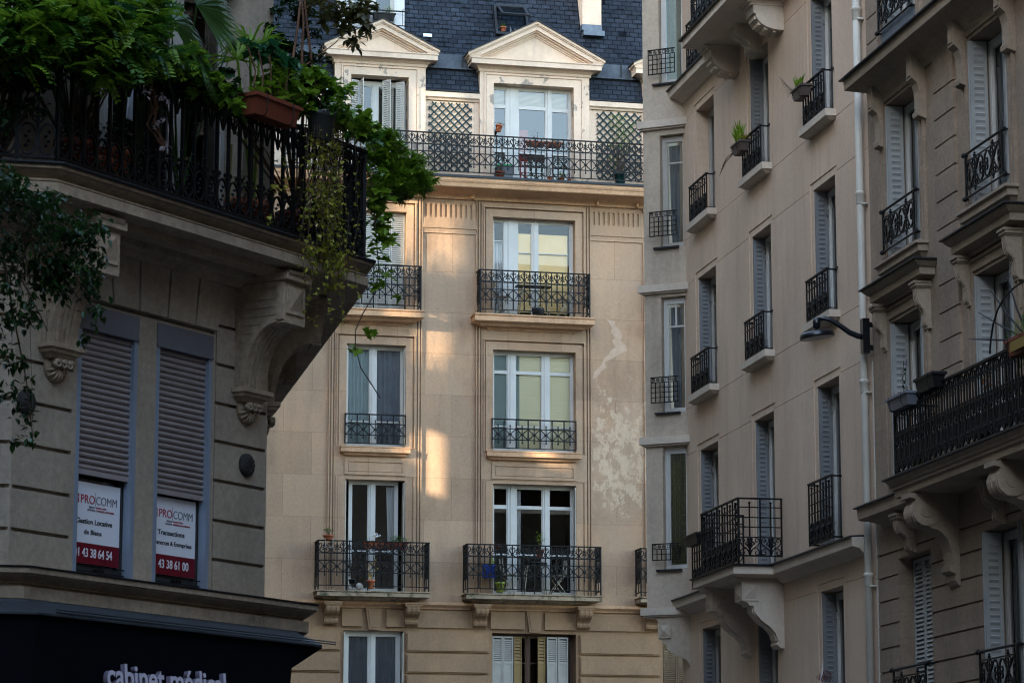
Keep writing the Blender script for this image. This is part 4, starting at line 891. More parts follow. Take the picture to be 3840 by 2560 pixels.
for i,(a,b) in enumerate(sw):
    for r in(0,1,3):
        z0,z1=sr[r];mb=MB(O);sguard(mb,a-.02,b-.03,(z0+.76) if r!=3 else 4.33,-.10);mb.build('window_guard',iron,SB)
        if r==0:
            mb=MB(O);mb.box(a-.02,b+.02,-.06,-.02,12.8,13.35);mb.build('spandrel_panel',glassr if False else zinc,SB)
    for r in sr:
        z0,z1=sr[r]
        wd=window(SB,a-5.42+.01,b-5.42-.01,z0+.02,z1-.02,.24,[((a+b)/2-5.42,.1)],[],fw=.08,mt=pvcg if r==3 else pvc)
        curtain(wd,a-5.3,b-5.55,z0+.1,z1-.1,.36,curb,6,.02)
        if r==3 and i==0:
            for k in range(3):mb=MB(O@T((a+.02+k*.43,.20,z0+.02)));shutter_leaf(mb,.42,z1-z0-.04,.06,.03,border=.05);mb.build('shutter',shv,wd)
        else:
            for k in range(2):mb=MB(O@T((a+.012+k*.03,-.04+k*.012,z0+.02))@RZ(PI/2));metal_leaf(mb,.235,z1-z0-.04,.088);mb.build('shutter',shv,wd)
            mb=MB(O@T((b-.012,.19,z0+.02))@RZ(-PI/2));metal_leaf(mb,.25,z1-z0-.04,.088);mb.build('shutter',shv,wd)
# fan of anti-climb spikes on the balcony
mb=MB(O)
def SP(x,y,off=.72):
    q=at(FM,3150+.5741*x,850+.5741*y,off);return Vector((q.x,q.y+.03,q.z))
ctr=SP(1215,745)
for x,y in((845,733),(905,560),(987,420),(1090,315)):mb.tube([SP(x,y),(SP(x,y)+ctr)/2,ctr+Vector((0,.05,0))],.006,6,.016)
mb.tube([SP(978,830),SP(985,740),SP(1000,640),SP(1030,540),SP(1075,460),SP(1140,395),SP(1210,350),SP(1290,320)],.012,6);mb.tube([ctr,ctr-Vector((0,-.05,1.0))],.02,6)
mb.build('spike_fan',iron,SB)
# ================================================================== chamfered corner building on the left
LB=empty('corner_building',FB,'dark foreground corner building with rusticated stone, roller shutters and planted wraparound balcony','building')
AL=math.radians(45.8);KX=-3.67;CXr=-.10
AC=math.radians(42.4)
def PAx(sc_):return [(KX-5*math.cos(AL),5*math.sin(AL)),(KX,0),(sc_,0),(sc_+8*math.cos(AC),8*math.sin(AC))]
PA=PAx(CXr)
XA=T((KX,0,0))@RZ(-AL);XC=T((CXr,0,0))@RZ(AC);XR=T((.33,0,0))@RZ(AC)
gz=[6.55,6.19,5.83,5.48,5.12,4.755,4.40]
ow=((-2.86,-2.04),(-1.78,-.96))
regs=[]
for z in gz:regs+=[(KX+.02,-2.91,z-.018,z+.014,.05),(-.90,CXr-.02,z-.018,z+.014,.05)]
regs+=[(-.915,-.895,4.08,6.5,.04),(-2.90,-.94,6.455,6.48,.04)]
for a,b in ow:regs.append((a,b,4.08,6.43,None))
regs+=[(-3.05,-.55,7.42,9.9,None)]
mb=MB();mb.wall(KX,CXr,0,21,regs,.35)
g=-.02
vs=[(-2.93,-2.98),(-2.44,-2.52),(-2.08,-2.09),(-1.68,-1.64),(-1.28,-1.21),(-.93,-.80)]
for i in range(5):
    (a0,a1),(b0,b1)=vs[i],vs[i+1];mb.prism([(a0+.013,6.485),(b0-.013,6.485),(b1-.013,7.0),(a1+.013,7.0)],-.045,.01)
mb.M=XA;mb.wall(-5,0,0,21,[(-5,-.01,z-.018,z+.014,.05) for z in gz],.35)
mb.M=XC;mb.wall(0,8,0,21,[(0,8,z-.018,z+.014,.05) for z in gz],.35)
mb.M=None;mb.build('wall',lst,LB)
mb=MB();mb.add([(KX-5*math.cos(AL),5*math.sin(AL),z) for z in(0,21)]+[(PA[3][0],PA[3][1],z) for z in(21,0)],[(0,1,2,3)])
for z in(7.2,10.3,21,3.9):mb.add([(PA[0][0]+.3,PA[0][1],z),(KX,.37,z),(CXr-.2,.37,z),(PA[3][0]-.3,PA[3][1],z)],[(0,1,2,3)])
mb.build('rear_wall',lst,LB)
mb=MB();mb.sweep(PAx(.11),[(-.02,3.80),(.28,3.80),(.28,3.90),(.215,3.902),(.215,3.925),(.235,3.927),(.235,3.94),(.265,3.955),(.33,3.985),(.335,4.0),(.36,4.002),(.36,4.045),(-.02,4.06)]);mb.build('lower_cornice',lstT,LB)
mb=MB();mb.sweep(PAx(.11),[(.27,4.05),(.37,4.047),(.375,4.06),(.27,4.068)]);mb.build('cornice_flashing',zincd,LB)
mb=MB();mb.sweep(PAx(.33),[(-.4,7.06),(.30,7.06),(.30,7.02),(.46,7.03),(.46,7.09),(.64,7.10),(.66,7.10),(.66,7.185),(.625,7.187),(.625,7.20),(.64,7.202),(.64,7.215),(.59,7.22),(.59,7.235),(.61,7.25),(.655,7.275),(.66,7.285),(.66,7.292),(.70,7.295),(.70,7.33),(-.4,7.33)]);mb.sweep(PAx(.33),[(-.4,6.93),(.06,6.93),(.10,6.97),(.20,7.0),(.22,7.06),(-.4,7.06)]);mb.build('balcony_slab',lstT,LB)
mb=MB();mb.sweep(PAx(.33),[(-.4,7.33),(.72,7.32),(.735,7.33),(.735,7.345),(-.4,7.355)]);mb.build('balcony_edging',zincd,LB)
def bigconsole(M,x0,x1):
    mb=MB(M)
    arcp=[(-.46+.36*math.sin(t),6.60-.58*(1-math.cos(t))) for t in[k*PI/20 for k in range(11)]]
    arci=[(-.46+.36*(1-math.cos(t)),6.60-.60*math.sin(t)) for t in[k*PI/20 for k in range(11)]]
    P=[(0,7.06),(-.60,7.06),(-.60,7.0),(-.55,6.96),(-.54,6.62),(-.50,6.60),(-.46,6.60)]+[(-.44+.35*math.sin(t)**1,6.60-.60*(1-math.cos(t))) for t in[k*PI/20 for k in range(1,11)]][:0]
    P+=[(-.46+.37*math.sin(t),6.60-.62*(1-math.cos(t))) for t in[k*PI/18 for k in range(1,10)]]
    # concave quarter sweep from the block down to the wall
    P=[(0,7.06),(-.60,7.06),(-.60,7.0),(-.55,6.96),(-.545,6.60),(-.46,6.585)]+[(-.09-.37*math.cos(t)**1.0,6.585-.58*math.sin(t)) for t in[]]
    Q=[]
    for k in range(1,10):
        t=k*PI/18;Q.append((-.46+.36*math.sin(t),5.98+.60*math.cos(t)))
    P+=Q+[(-.10,5.98),(0,5.98)]
    mb.prism(P,x0,x1,'x')
    for i in range(4):   # reeds
        xa=x0+.045+i*(x1-x0-.09)/4;q=Q[1:]
        mb.prism([(y-.012,z) for y,z in q]+[(y+.03,z) for y,z in q[::-1]],xa,xa+(x1-x0-.09)/4*.62,'x')
    mb.box(x0-.03,x1+.03,-.60,0,6.965,7.03)
    for xx,sg in((x0,-1),(x1,1)):
        a_,b_=(xx-.012,xx) if sg<0 else (xx,xx+.012)
        mb.prism([(y,z) for y,z in Q]+[(y+.045,z+.03) for y,z in Q[::-1]],a_,b_,'x');mb.box(a_,b_,-.54,-.46,6.60,6.95);mb.box(a_,b_,-.46,-.0,6.91,6.96);mb.box(a_,b_,-.05,0,6.0,6.91)
        for k in range(9):
            z=6.20+k*.075;yy=-.07-.36*max(0,1-((z+.02-5.98)/.6)**2)**.5 if False else (-.46+.36*math.sin(math.acos(min(1,max(0,(z-5.98)/.60))))+.045 if z<6.58 else -.46);
            mb.box(a_+.004*(sg<0),b_-.004*(sg>0),yy,-.05,z,z+.03)
    mb.box(x0+.03,x1-.03,-.562,-.54,6.66,6.93);mb.add([(x0+.055,-.562,6.69),(x1-.055,-.562,6.69),(x1-.055,-.562,6.91),(x0+.055,-.562,6.91),((x0+x1)/2,-.60,6.84)],[(0,1,4),(1,2,4),(2,3,4),(3,0,4)])
    mb.box(x0+.01,x1-.01,-.55,-.46,6.57,6.60)
    mb.sweep([(x0,.0),(x0,-.10),(x1,-.10),(x1,.0)],[(-.1,5.88),(-.02,5.88),(.0,5.91),(.03,5.925),(.035,5.95),(.06,5.96),(.06,6.0),(-.1,6.0)])
    mb.build('console',lstT,LB)
    mb=MB(M);c=(x0+x1)/2
    for s in(-1,0,1):
        ribbon(mb,[(c+s*.075+dx,5.83+dz) for dx,dz in arc(0,0,.045,0,430,16,.012)],.016,-.10,.05)
        mb.tube([(c+s*.075-.035,-.11,5.85),(c+s*.075+.035,-.11,5.85)],.018,8)
    for k in range(7):
        t=math.radians(200+k*23);mb.tube([(c+.03*math.cos(t),-.07,5.81+.03*math.sin(t)),(c+.105*math.cos(t),-.055,5.82+.105*math.sin(t)),(c+.135*math.cos(t),-.02,5.82+.135*math.sin(t))],.017,6,.008)
    mb.lathe([(.0,-.02),(.12,-.02),(.14,.02)][0:3],(c,-.02,5.82),16,'y')
    mb.build('shell_ornament',lstT,LB,True)
for x in(-.61,-3.33):bigconsole(None,x,x+.33)
for x in(.36,2.40,4.45):bigconsole(XC,x,x+.35)
for x,z in((-.425,5.31),(-3.52,5.47)):
    mb=MB();mb.lathe([(.0,-.055),(.04,-.06),(.085,-.045),(.105,-.03),(.11,.01)],(x,0,z),18,'y')
    for k in range(9):mb.lathe([(.005,-.02),(.018,-.0),(.012,.02)],(x+.06*math.cos(k*.7),-.045,z+.06*math.sin(k*.7)),6,'y')
    mb.build('iron_medallion',mat('dark_patina_%d'%int(z*10),(.018,.017,.016),col2=(.04,.037,.034),nscale=30),LB,True)
# roller shutter windows with posters
def text(parent,s,M,size,mt,ext=.0015,name='lettering',align='LEFT',xs=1,bold=0,sp=1):
    cu=bpy.data.curves.new('t','FONT');cu.body=s;cu.size=size;cu.extrude=ext;cu.align_x=align;cu.offset=bold;cu.space_character=sp
    ob=bpy.data.objects.new('t',cu);sc.collection.objects.link(ob);dg=bpy.context.evaluated_depsgraph_get()
    me=bpy.data.meshes.new_from_object(ob.evaluated_get(dg));bpy.data.objects.remove(ob);bpy.data.curves.remove(cu)
    me.transform(M@RX(PI/2)@Matrix.Diagonal((xs,1,1,1)));me.materials.clear()
    for m in(mt if isinstance(mt,list) else[mt]):me.materials.append(m)
    if isinstance(mt,list):
        n3=(M.to_3x3()@Vector((0,-1,0))).normalized()
        for p in me.polygons:p.material_index=0 if abs(p.normal.dot(n3))>.8 else 1
    o=bpy.data.objects.new(name,me);sc.collection.objects.link(o);o.parent=parent;return o
for i,(a,b) in enumerate(ow):
    zs=(4.965,4.915)[i]
    mb=MB();mb.box(a,a+.055,-.0,.085,4.08,6.22);mb.box(b-.05,b,-.0,.085,4.08,6.22);sh=mb.build('roller_shutter',alu,LB)
    mb=MB();mb.box(a,b,-.012,.20,6.215,6.43);mb.box(a,b,-.02,-.01,6.215,6.235);mb.build('shutter_box',rollbox,sh)
    mb=MB();z=zs;mb.box(a+.05,b-.05,.035,.06,z,z+.045);z+=.045
    while z<6.215:
        mb.add([(x,y,z+h) for x in(a+.05,b-.05) for y,h in((.055,0),(.036,.008),(.030,.022),(.036,.036),(.056,.040),(.056,.052))],[(k,k+1,k+7,k+6) for k in range(5)]);z+=.0525
    mb.build('slats',roll,sh)
    wd=window(LB,a+.01,b-.01,4.09,6.4,.10,[],[],mt=mat('dark_window_frame_%d'%i,(.05,.05,.052)),fw=.05)
    mb=MB()
    for z in(4.14,4.19):mb.tube([(a+.05,.06,z),(b-.05,.06,z)],.006,5)
    for k in range(3):ribbon(mb,[((a+b)/2-.04+.05*k+dx,4.15+dz) for dx,dz in arc(0,0,.025,0,400,10,.008)],.008,.06,.01)
    mb.build('low_grille',iron,wd)
# posters: loose cards standing in the windows
def fit(parent,st,x0,x1,z,size,mt,bold=0,y=-.002):
    o=text(parent,st,T((0,y,0)),size,mt,bold=bold);xs=[v.co.x for v in o.data.vertices];a,b=min(xs),max(xs)
    o.data.transform(T((x0,0,z))@Matrix.Diagonal(((x1-x0)/(b-a),1,1,1))@T((-a,0,0)));return o
def poster(x0,z0,wid,hgt,icon,l1,l2,num,label,zs):
    P=empty('poster',FB@T((x0,.088,z0)),label,'poster')
    mb=MB();mb.box(0,wid,0,.006,0,hgt);mb.build('board',pwhite,P)
    mb=MB();mb.box(0,wid,-.0015,0,0,.178);mb.build('red_band',pred,P)
    mb=MB();mb.box(icon-.10,icon,-.0015,0,hgt-.185,hgt-.105);mb.build('red_emblem',pink_r,P)
    mb=MB();mb.prism([(icon-.04,hgt-.165),(icon-.01,hgt-.14),(icon-.02,hgt-.12)],-.003,-.0015);mb.build('emblem_mark',pwhite,P)
    fit(P,'PRO',.19,.375,hgt-.180,.105,pink_r);fit(P,'COMM',.395,.672,hgt-.180,.105,pgrey,-.0012)
    mb=MB();mb.box(.383,.386,-.002,0,hgt-.20,hgt-.08);mb.build('divider_line',pgrey,P)
    fit(P,'RÉSEAU',.30,.38,hgt-.215,.02,pgrey);fit(P,'TRANSACTIONS',.39,.53,hgt-.215,.02,pink_r)
    fit(P,'NATIONAL',.28,.38,hgt-.24,.02,pgrey);fit(P,'COMMERCES & ENTREPRISES',.39,.64,hgt-.24,.02,pink_r)
    fit(P,l1[0],l1[1],l1[2],hgt-zs[0],l1[3],pblk,.001);fit(P,l2[0],l2[1],l2[2],hgt-zs[1],l2[3],pblk,.0006)
    fit(P,num,.115 if zs[2] else .075,.625,.060,.105,pwhite,.0014,-.0025)
poster(-2.85,4.21,.72,.70,.165,('Gestion Locative',.135,.615,.062),('de Biens',.24,.475,.058),'01 43 38 64 54','white and red poster reading Gestion Locative in the left shuttered window',(.355,.445,1))
poster(-1.77,4.21,.72,.69,.165,('Transactions',.175,.56,.062),('Commerces & Entreprises',.06,.665,.056),'01 43 38 61 00','white and red poster reading Transactions in the right shuttered window',(.335,.425,0))
# shopfront: stone frieze, hood and dark fascia with raised letters
mb=MB();mb.sweep([(PA[0][0],PA[0][1]),(KX,0),(-.14,0),(-.14+.8*math.cos(AC),.8*math.sin(AC))],[(.10,3.795),(.32,3.79),(.34,3.77),(.50,3.69),(.54,3.665),(.54,3.65),(.10,3.66)]);mb.build('shop_hood',hood,LB)
mb=MB();mb.sweep([(PA[0][0],PA[0][1]),(KX,0),(CXr-.22,0)],[(.0,2.6),(.40,2.6),(.50,3.66),(.0,3.66)])
mb.add([(CXr-.22,-.50,3.64),(CXr+.38,-.40,3.66),(CXr-.24,-.47,3.42),(CXr-.22,.2,3.64)],[(0,1,2),(0,3,1)]);mb.build('shop_fascia',navy,LB)
mb=MB();
for z in(3.685,3.705):mb.tube([(KX,-.53,z),(CXr+.4,-.53,z)],.006,5)
mb.build('hood_trim',hood,LB)
tl=at(FB,.5315*735,1750+.5315*1462,.49)
st=text(None,'cabinet médical',FB@T((tl.x,-.505,tl.z-.10))@RX(math.radians(-5)),.285,[pink,pinks],ext=.022,name='shop_sign',bold=.006,xs=.93)
tag(st,'raised lilac letters reading cabinet médical on the dark shop fascia','sign')
# railing with ovals
def oval_rail(mb,x0,x1,zb,H,y=0,mod=.165):
    n=max(1,round((x1-x0)/mod));m=(x1-x0)/n;zt=zb+H
    mb.box(x0,x1,y-.028,y+.028,zt-.03,zt);mb.box(x0,x1,y-.012,y+.012,zb+.05,zb+.075)
    for i in range(n+1):
        x=x0+i*m;big=i%8==0
        mb.box(x-(.02 if big else .011),x+(.02 if big else .011),y-.015,y+.015,zb if big else zb+.06,zt)
        for z in(zt-.34,zb+.47):mb.lathe([(.012,-.015),(.024,0),(.012,.015)],(x,y,z),7)
    for i in range(n):
        c=x0+(i+.5)*m;zo=zb+.215;rx=m*.44;rz=.13
        ribbon(mb,[(c+rx*math.cos(a),zo+rz*math.sin(a)) for a in[k*PI/9 for k in range(19)]],.016,y,.022)
        for k in range(4):mb.lathe([(.006,-.015),(.018,0),(.006,.015)],(c+(.012 if k%2 else -.012),y,zo-.06+k*.04),5,'y')
        for s in(-1,1):
            ribbon(mb,[(c+s*.05+s*dx,zb+.385+dz) for dx,dz in arc(0,0,.03,-90,300,10,.008)],.013,y,.02)
            ribbon(mb,[(c+s*m*.25+s*dx,zt-.115+dz) for dx,dz in arc(0,0,.038,180,-230,10,.010)],.013,y,.02)
            ribbon(mb,[(c,zt-.30),(c+s*m*.2,zt-.22),(c+s*m*.45,zt-.08)],.011,y,.016)
        bud(mb,c,zt-.14,y,.10,.022);mb.box(c-.008,c+.008,y-.008,y+.008,zt-.3,zt-.05)
o_=.62;tA=math.tan(AL/2)*o_
mb=MB();oval_rail(mb,KX-tA,.57,7.34,1.09,-o_);mb.M=XA;oval_rail(mb,-4,tA,7.34,1.09,-o_);mb.M=XR;oval_rail(mb,-.24,6,7.34,1.09,-o_)
mb.M=None
for sgn,(x,z) in((1,(-4.05,8.40)),(1,(CXr+o_-.16,8.1))):
    for k in range(6):bud(mb,x-.1,z+.03+k*.06,-o_-.01,.07,.03-.003*k)
    for s in(-1,1):ribbon(mb,[(x-.1+s*dx,z+.08+dz) for dx,dz in arc(.07,0,.06,200,-160,12,.012)],.018,-o_-.01,.024);ribbon(mb,[(x-.1+s*dx,z+.24+dz) for dx,dz in arc(.05,0,.04,200,-160,10,.01)],.014,-o_-.01,.02)
mb.build('balcony_railing',iron,LB)
window(LB,-3.03,-.57,7.40,9.88,.20,[(-2.3,.12),(-1.3,.12)],mt=pvcg)
# ================================================================== ground and the streets outside the frame
def sheet(name,x0,x1,y0,y1,z,m):
    mb=MB();mb.add([(x0,y0,z),(x1,y0,z),(x1,y1,z),(x0,y1,z)],[(0,1,2,3)]);return tag(mb.build(name,m),kind='structure')
sheet('ground',-300,300,-200,400,0,asph)
mb=MB(FC);mb.box(-9,9.5,-2.2,0,.004,.13);tag(mb.build('pavement',pav),kind='structure')
mb=MB(FM);mb.box(-5.5,30,-1.8,0,.004,.134);tag(mb.build('pavement',pav),kind='structure')
mb=MB(FB);mb.box(-4.5,1.5,-2,0,.004,.138);tag(mb.build('pavement',pav),kind='structure')
lowref=mat('low_bounce_render',(.17,.13,.095),col2=(.13,.10,.072),nscale=1)  # dark tone that keeps the unseen blocks from bouncing much light
def block(name,label,M,W,D,H,mt,holes=None):
    R=empty(name,M,label,'building');mb=MB();regs=[]
    if holes is None:
        n=int(W/3)
        for k in range(n):
            x=(k+.5)*W/n
            for r in range(int(H/3.3)-1):regs.append((x-.6,x+.6,1.3+r*3.3,3.4+r*3.3,.3))
    mb.wall(0,W,0,H,regs+(holes or []),.5 if holes is None else .04)
    if holes is None:mb.box(0,.3,.5,D,0,H);mb.box(W-.3,W,.5,D,0,H);mb.box(0,W,D-.3,D,0,H);mb.box(0,W,.5,D,H,H+.3)
    mb.build('wall',mt,R);return R
def slot(s0,s1,z0,z1):   # slot in the unseen sun screen, shaping a sun patch on the pale facade
    P=[]
    for s in(s0,s1):
        for z in(z0,z1):
            p=FC@Vector((s,0,z));t=(p.x+8.5)/(-SUN.x);q=p+SUN*t;P.append((q.y-30,q.z))
    zc0=(P[0][1]+P[2][1])/2;zc1=(P[1][1]+P[3][1])/2
    return (min(P[0][0],P[2][0]),max(P[0][0],P[2][0]),zc0,zc1,None)
block('sun_block_wall','long unseen wall added on the left to block the sun, out of the picture',T((-16,-14,0))@RZ(PI/2),46,3,34,lowref)  # unseen occluder added to keep direct sun off the street facades
block('slotted_sun_screen','tall unseen screen added beyond the corner building, slotted to shape the evening sun patches',T((-8.5,30,0))@RZ(PI/2),36,3,29,lowref,  # added thin screen, its slots cut to place sun patches and glow
 [slot(-1.90,-1.54,10.32,11.78),slot(-2.2,-2.08,11.0,11.7),slot(-2.14,-2.0,16.9,17.35),slot(-3.3,-3.25,16.9,17.3),slot(1.05,1.5,11.05,11.4),slot(-3.0,-2.9,16.6,17.2),*[slot(-2.62+.19*k,-2.62+.19*k+.12+.01*(k%3),15.6+.25*(k%3),17.38-.12*(k%2)) for k in range(8)],*[slot(-2.05+.17*k,-2.05+.17*k+.11,13.3+.3*(k%2),14.62-.1*(k%2)) for k in range(4)],*[slot(-1.95+.2*k,-1.95+.2*k+.11,18.9+.2*(k%2),20.0) for k in range(5)]])
block('opposite_building','cream building across the square behind the viewer',T((40,-14,0))@RZ(PI),80,8,26,lowref)
block('street_building','grey-beige building continuing the right-hand street towards the viewer',FM@T((17.1,0,0)),26,8,25,lowref)
# ================================================================== things on balconies
def pp(Fm,reg,x,y,off):
    ox,oy,k=reg;return at(Fm,ox+k*x,oy+k*y,off)
r4=(1100,0,.574);m3=(950,1950,.6845);rc1=(2380,0,.5739);rc2=(2380,850,.5739);rc3=(2380,1660,.5739);rs2=(3150,850,.5741);rs3=(3150,1660,.5741);l1=(0,0,.6696);l2=(0,1000,.5315)
def fol(R,name,mt,pts,size,shape='oval',**k):
    mb=MB();leafset(mb,pts,size,shape,**k);return mb.build(name,mt,R)
def potted(Fm,reg,x,y,off,r,h,mt,label,cat='potted plant',leaf=None,n=60,spread=(.1,.1,.1),ls=.04,shape='oval',stems=8,group=None,flower=None,lift=.08,name='potted_plant'):
    p=pp(Fm,reg,x,y,off);R=empty(name,Fm@T(p),label,cat,group);mb=MB();pot(mb,r,h);mb.build('pot',mt,R,True)
    if leaf:
        mb=MB();pts=blob((0,0,h+lift+spread[2]*.6),spread,n);twigs(mb,(0,0,h*.8),pts,.004,stems);mb.build('stem',bark,R)
        fol(R,'foliage',leaf,pts,ls,shape)
    if flower:
        fm,fn,fs=flower;fol(R,'flower',fm,blob((0,0,h+lift+spread[2]*1.3),(spread[0],spread[1],spread[2]*.4),fn),fs,'oval')
    return R
def troughed(Fm,p0,p1,off,h,mt,label,leaf=None,n=120,ht=.12,ls=.035,shape='oval',flower=None,d=.17,tw=14,hang=True,group=None,wide=.08,up=None,sub=0,length=None,at_=None):
    a=pp(Fm,*p0,off);b=pp(Fm,*p1,off);L=length or abs(b.x-a.x);z=(a.z+b.z)/2;cx=(a.x+b.x)/2
    if at_:cx,z=at_
    R=empty('planter',Fm@T((cx,-off,z-h)),label,'planter',group);mb=MB();trough(mb,L,h,d);mb.build('trough',mt,R)
    if hang:
        mb=MB()
        for s in(-.3,.3):mb.tube([(s*L,-d/2-.02,h),(s*L,-d/2-.025,h*.3),(s*L,-d/2,0),(s*L,d/2,0)],.005,5);mb.tube([(s*L,d/2+.01,0),(s*L,d/2+.02,h+.03),(s*L,d/2+.06,h+.03)],.005,5)
        mb.build('bracket',iron,R)
    if leaf:
        pts=blob((sub*L,0,h+ht*.45),(L*.5-abs(sub)*L,wide,ht*.6),n);mb=MB();
        for p in random.sample(pts,min(tw,len(pts))):mb.tube([(p[0]*.9,0,h*.8),p],.003,4)
        mb.build('stem',bark,R);fol(R,'foliage',leaf,pts,ls,shape,up=up)
    if flower:
        fm,fn,fs,fx,fw=flower;fol(R,'flower',fm,blob((fx*L,0,h+ht),(fw,wide,ht*.35),fn),fs)
    return R
random.seed(11)
# top balcony of the pale building
R=potted(FC,r4,1338,862,.12,.085,.17,terra,'small terracotta pot with a succulent hung tilted beside the pedimented window',leaf=Lolive,n=40,spread=(.11,.06,.04),ls=.035,stems=5,lift=.0)
R.matrix_world=R.matrix_world@RY(math.radians(10))
troughed(FC,(r4,1522,925),(r4,1642,928),.5,.13,terra,'terracotta trough of grey lavender on the top railing, left of the pair',Lteal,110,.24,.03,'needle',(purp,14,.02,0,.15),hang=False,up=(0,0,.8))
troughed(FC,(r4,1650,932),(r4,1752,935),.5,.13,terra,'terracotta trough of low dark herbs on the top railing, right of the pair',Lmid,130,.10,.025,hang=False)
potted(FC,r4,1350,1168,.35,.115,.17,terrd,'old brown clay pot with sprawling stems in front of the green bin',leaf=Lolive,n=60,spread=(.14,.08,.1),ls=.03)
p=pp(FC,r4,1378,1170,.2);R=empty('storage_box',FC@T((p.x,-.2,17.87)),'green and grey plastic storage box on the top balcony','box')
mb=MB();mb.hexa([(-.17,-.12,0),(.17,-.12,0),(.17,.12,0),(-.17,.12,0)],[(-.2,-.15,.34),(.2,-.15,.34),(.2,.15,.34),(-.2,.15,.34)]);mb.build('body',greyp,R)
mb=MB();mb.hexa([(-.215,-.165,.34),(.215,-.165,.34),(.215,.165,.34),(-.215,.165,.34)],[(-.19,-.14,.40),(.19,-.14,.40),(.19,.14,.40),(-.19,.14,.40)]);mb.box(-.19,.19,-.14,.14,-.0,.08);mb.build('lid',greenp,R)
for i,(x,y,s) in enumerate(((1675,1182,.06),(1752,1185,.06),(1802,1190,.045))):
    potted(FC,r4,x,y,.5,s,.08,terra,('tiny terracotta pot with a tall white-flowered herb on the top balcony edge','tiny terracotta pot with a small green seedling on the top balcony edge','smallest terracotta dish with reddish stems on the top balcony edge')[i],leaf=(Lteal,Lmid,Lrust)[i],n=(60,40,20)[i],spread=((.04,.04,.17),(.07,.05,.08),(.05,.04,.03))[i],ls=.03,flower=(white,14,.018) if i==0 else None)
R=potted(FC,r4,2135,1205,.40,.16,.26,gceram,'glazed dark green jar with a tall climbing shrub against the right lattice',leaf=None)
mb=MB();pts=[]
for k in range(8):
    x=random.uniform(-.25,.3);pts+=blob((x*.6,.12,.5+k*.17),(.20+.02*k,.08,.13),70)
pts+=blob((.42,.2,1.55),(.2,.05,.18),60)
twigs(mb,(0,0,.2),pts,.008,26);mb.build('stem',bark,R);fol(R,'foliage',Lneedle,pts,.045);fol(R,'flower',white,random.sample(pts,40),.02)
troughed(FC,(r4,395,82),(r4,505,84),-.02,.17,blackp,'black trough with a red geranium under the upper left window, nearer the tree',Lmid,30,.06,.03,flower=(redp,16,.03,.35,.04),hang=True)
troughed(FC,(r4,520,88),(r4,662,92),-.02,.17,blackp,'black trough with two small upright conifers under the upper left window',Lneedle,140,.22,.05,'needle',up=(0,0,.9),sub=.25)
p=SK@Vector((-.22,-.04,.10));R=empty('potted_plant',FC@T(p),'small terracotta pot in the left corner of the open skylight','potted plant');mb=MB();pot(mb,.075,.12);mb.build('pot',terra,R,True);fol(R,'foliage',Lmid,blob((0,0,.17),(.07,.05,.05),50),.035)
p=SK@Vector((.24,-.04,.08));R=empty('potted_plant',FC@T(p),'round-leaved green plant in the right corner of the open skylight','potted plant');mb=MB();pot(mb,.05,.06);mb.build('pot',blackp,R,True);fol(R,'foliage',Lmid,blob((0,0,.11),(.08,.05,.05),30),.05)
for k,x in enumerate((-.04,.07)):
    p=SK@Vector((x,-.04,.08));R=empty('figurine',FC@T(p),('taller dark garden figurine standing in the open skylight','shorter dark garden figurine standing in the open skylight')[k],'figurine')
    mb=MB();h=.16-.04*k;mb.lathe([(.03,0),(.03,.01),(.016,.03),(.026,h*.45),(.02,h*.6),(.008,h*.7),(.015,h*.85),(.002,h)],n=10);mb.build('body',greyp,R,True)
# bistro sets
def folding_chair(Fm,x,y,z,a,label,m=chair,back=.84,sz=.36,group='folding balcony chairs'):
    R=empty('folding_chair',Fm@T((x,y,z))@RZ(a),label,'chair',group);h=sz/2
    mb=MB();mb.lathe([(h*.9,0),(h,.008),(h,.018),(h*.9,.022)],(0,0,.44),20);mb.build('seat',m,R,True)
    for s in(-1,1):
        mb=MB();mb.tube([(-h,s*.15,0),(0,s*.15,.26),(h*.95,s*.15,.46),(h*1.25,s*.15,back)],.011,6);mb.build('leg',m,R,True)
        mb=MB();mb.tube([(h*1.1,s*.17,0),(0,s*.17,.26),(-h*.7,s*.17,.44)],.011,6);mb.build('leg',m,R,True)
    mb=MB();mb.box(h*1.12,h*1.16,-.16,.16,back-.16,back-.02);mb.box(h*1.05,h*1.09,-.16,.16,back-.34,back-.24);mb.build('backrest',m,R)
    return R
def table(Fm,x,y,z,label,top,w=.62,d=.42,h=.72,rnd=False):
    R=empty('bistro_table',Fm@T((x,y,z)),label,'table');mb=MB()
    if rnd:mb.lathe([(w/2-.01,0),(w/2,.01),(w/2,.025),(w/2-.01,.03)],(0,0,h),24)
    else:mb.box(-w/2,w/2,-d/2,d/2,h,h+.03)
    mb.build('tabletop',top,R)
    for s in(-1,1):
        mb=MB();mb.tube([(s*w*.44,-d*.4,0),(s*w*.38,-d*.4,h*.6),(s*w*.3,-d*.4,h)],.012,6);mb.build('leg',chair,R,True)
        mb=MB();mb.tube([(s*w*.44,d*.4,0),(s*w*.38,d*.4,h*.6),(s*w*.3,d*.4,h)],.012,6);mb.build('leg',chair,R,True)
    return R
z4=14.605
table(FC,.60,-.20,z4,'dark rectangular bistro table between two chairs on the middle balcony',blackp,.85,.26)
folding_chair(FC,-.14,-.19,z4,PI,'pale folding chair left of the table on the middle wide balcony')
folding_chair(FC,1.33,-.19,z4,0,'pale folding chair right of the table on the middle wide balcony')
mb=MB();leafset(mb,[(random.uniform(-.42,1.55),random.uniform(-.47,-.12),z4+.012) for _ in range(2200)],.03,'needle',up=(0,0,.6));mb.v=[tuple(FC@Vector(p)) for p in mb.v];tag(mb.build('grass_mat',Ldark),'strip of dark green artificial grass on the middle balcony floor','mat')
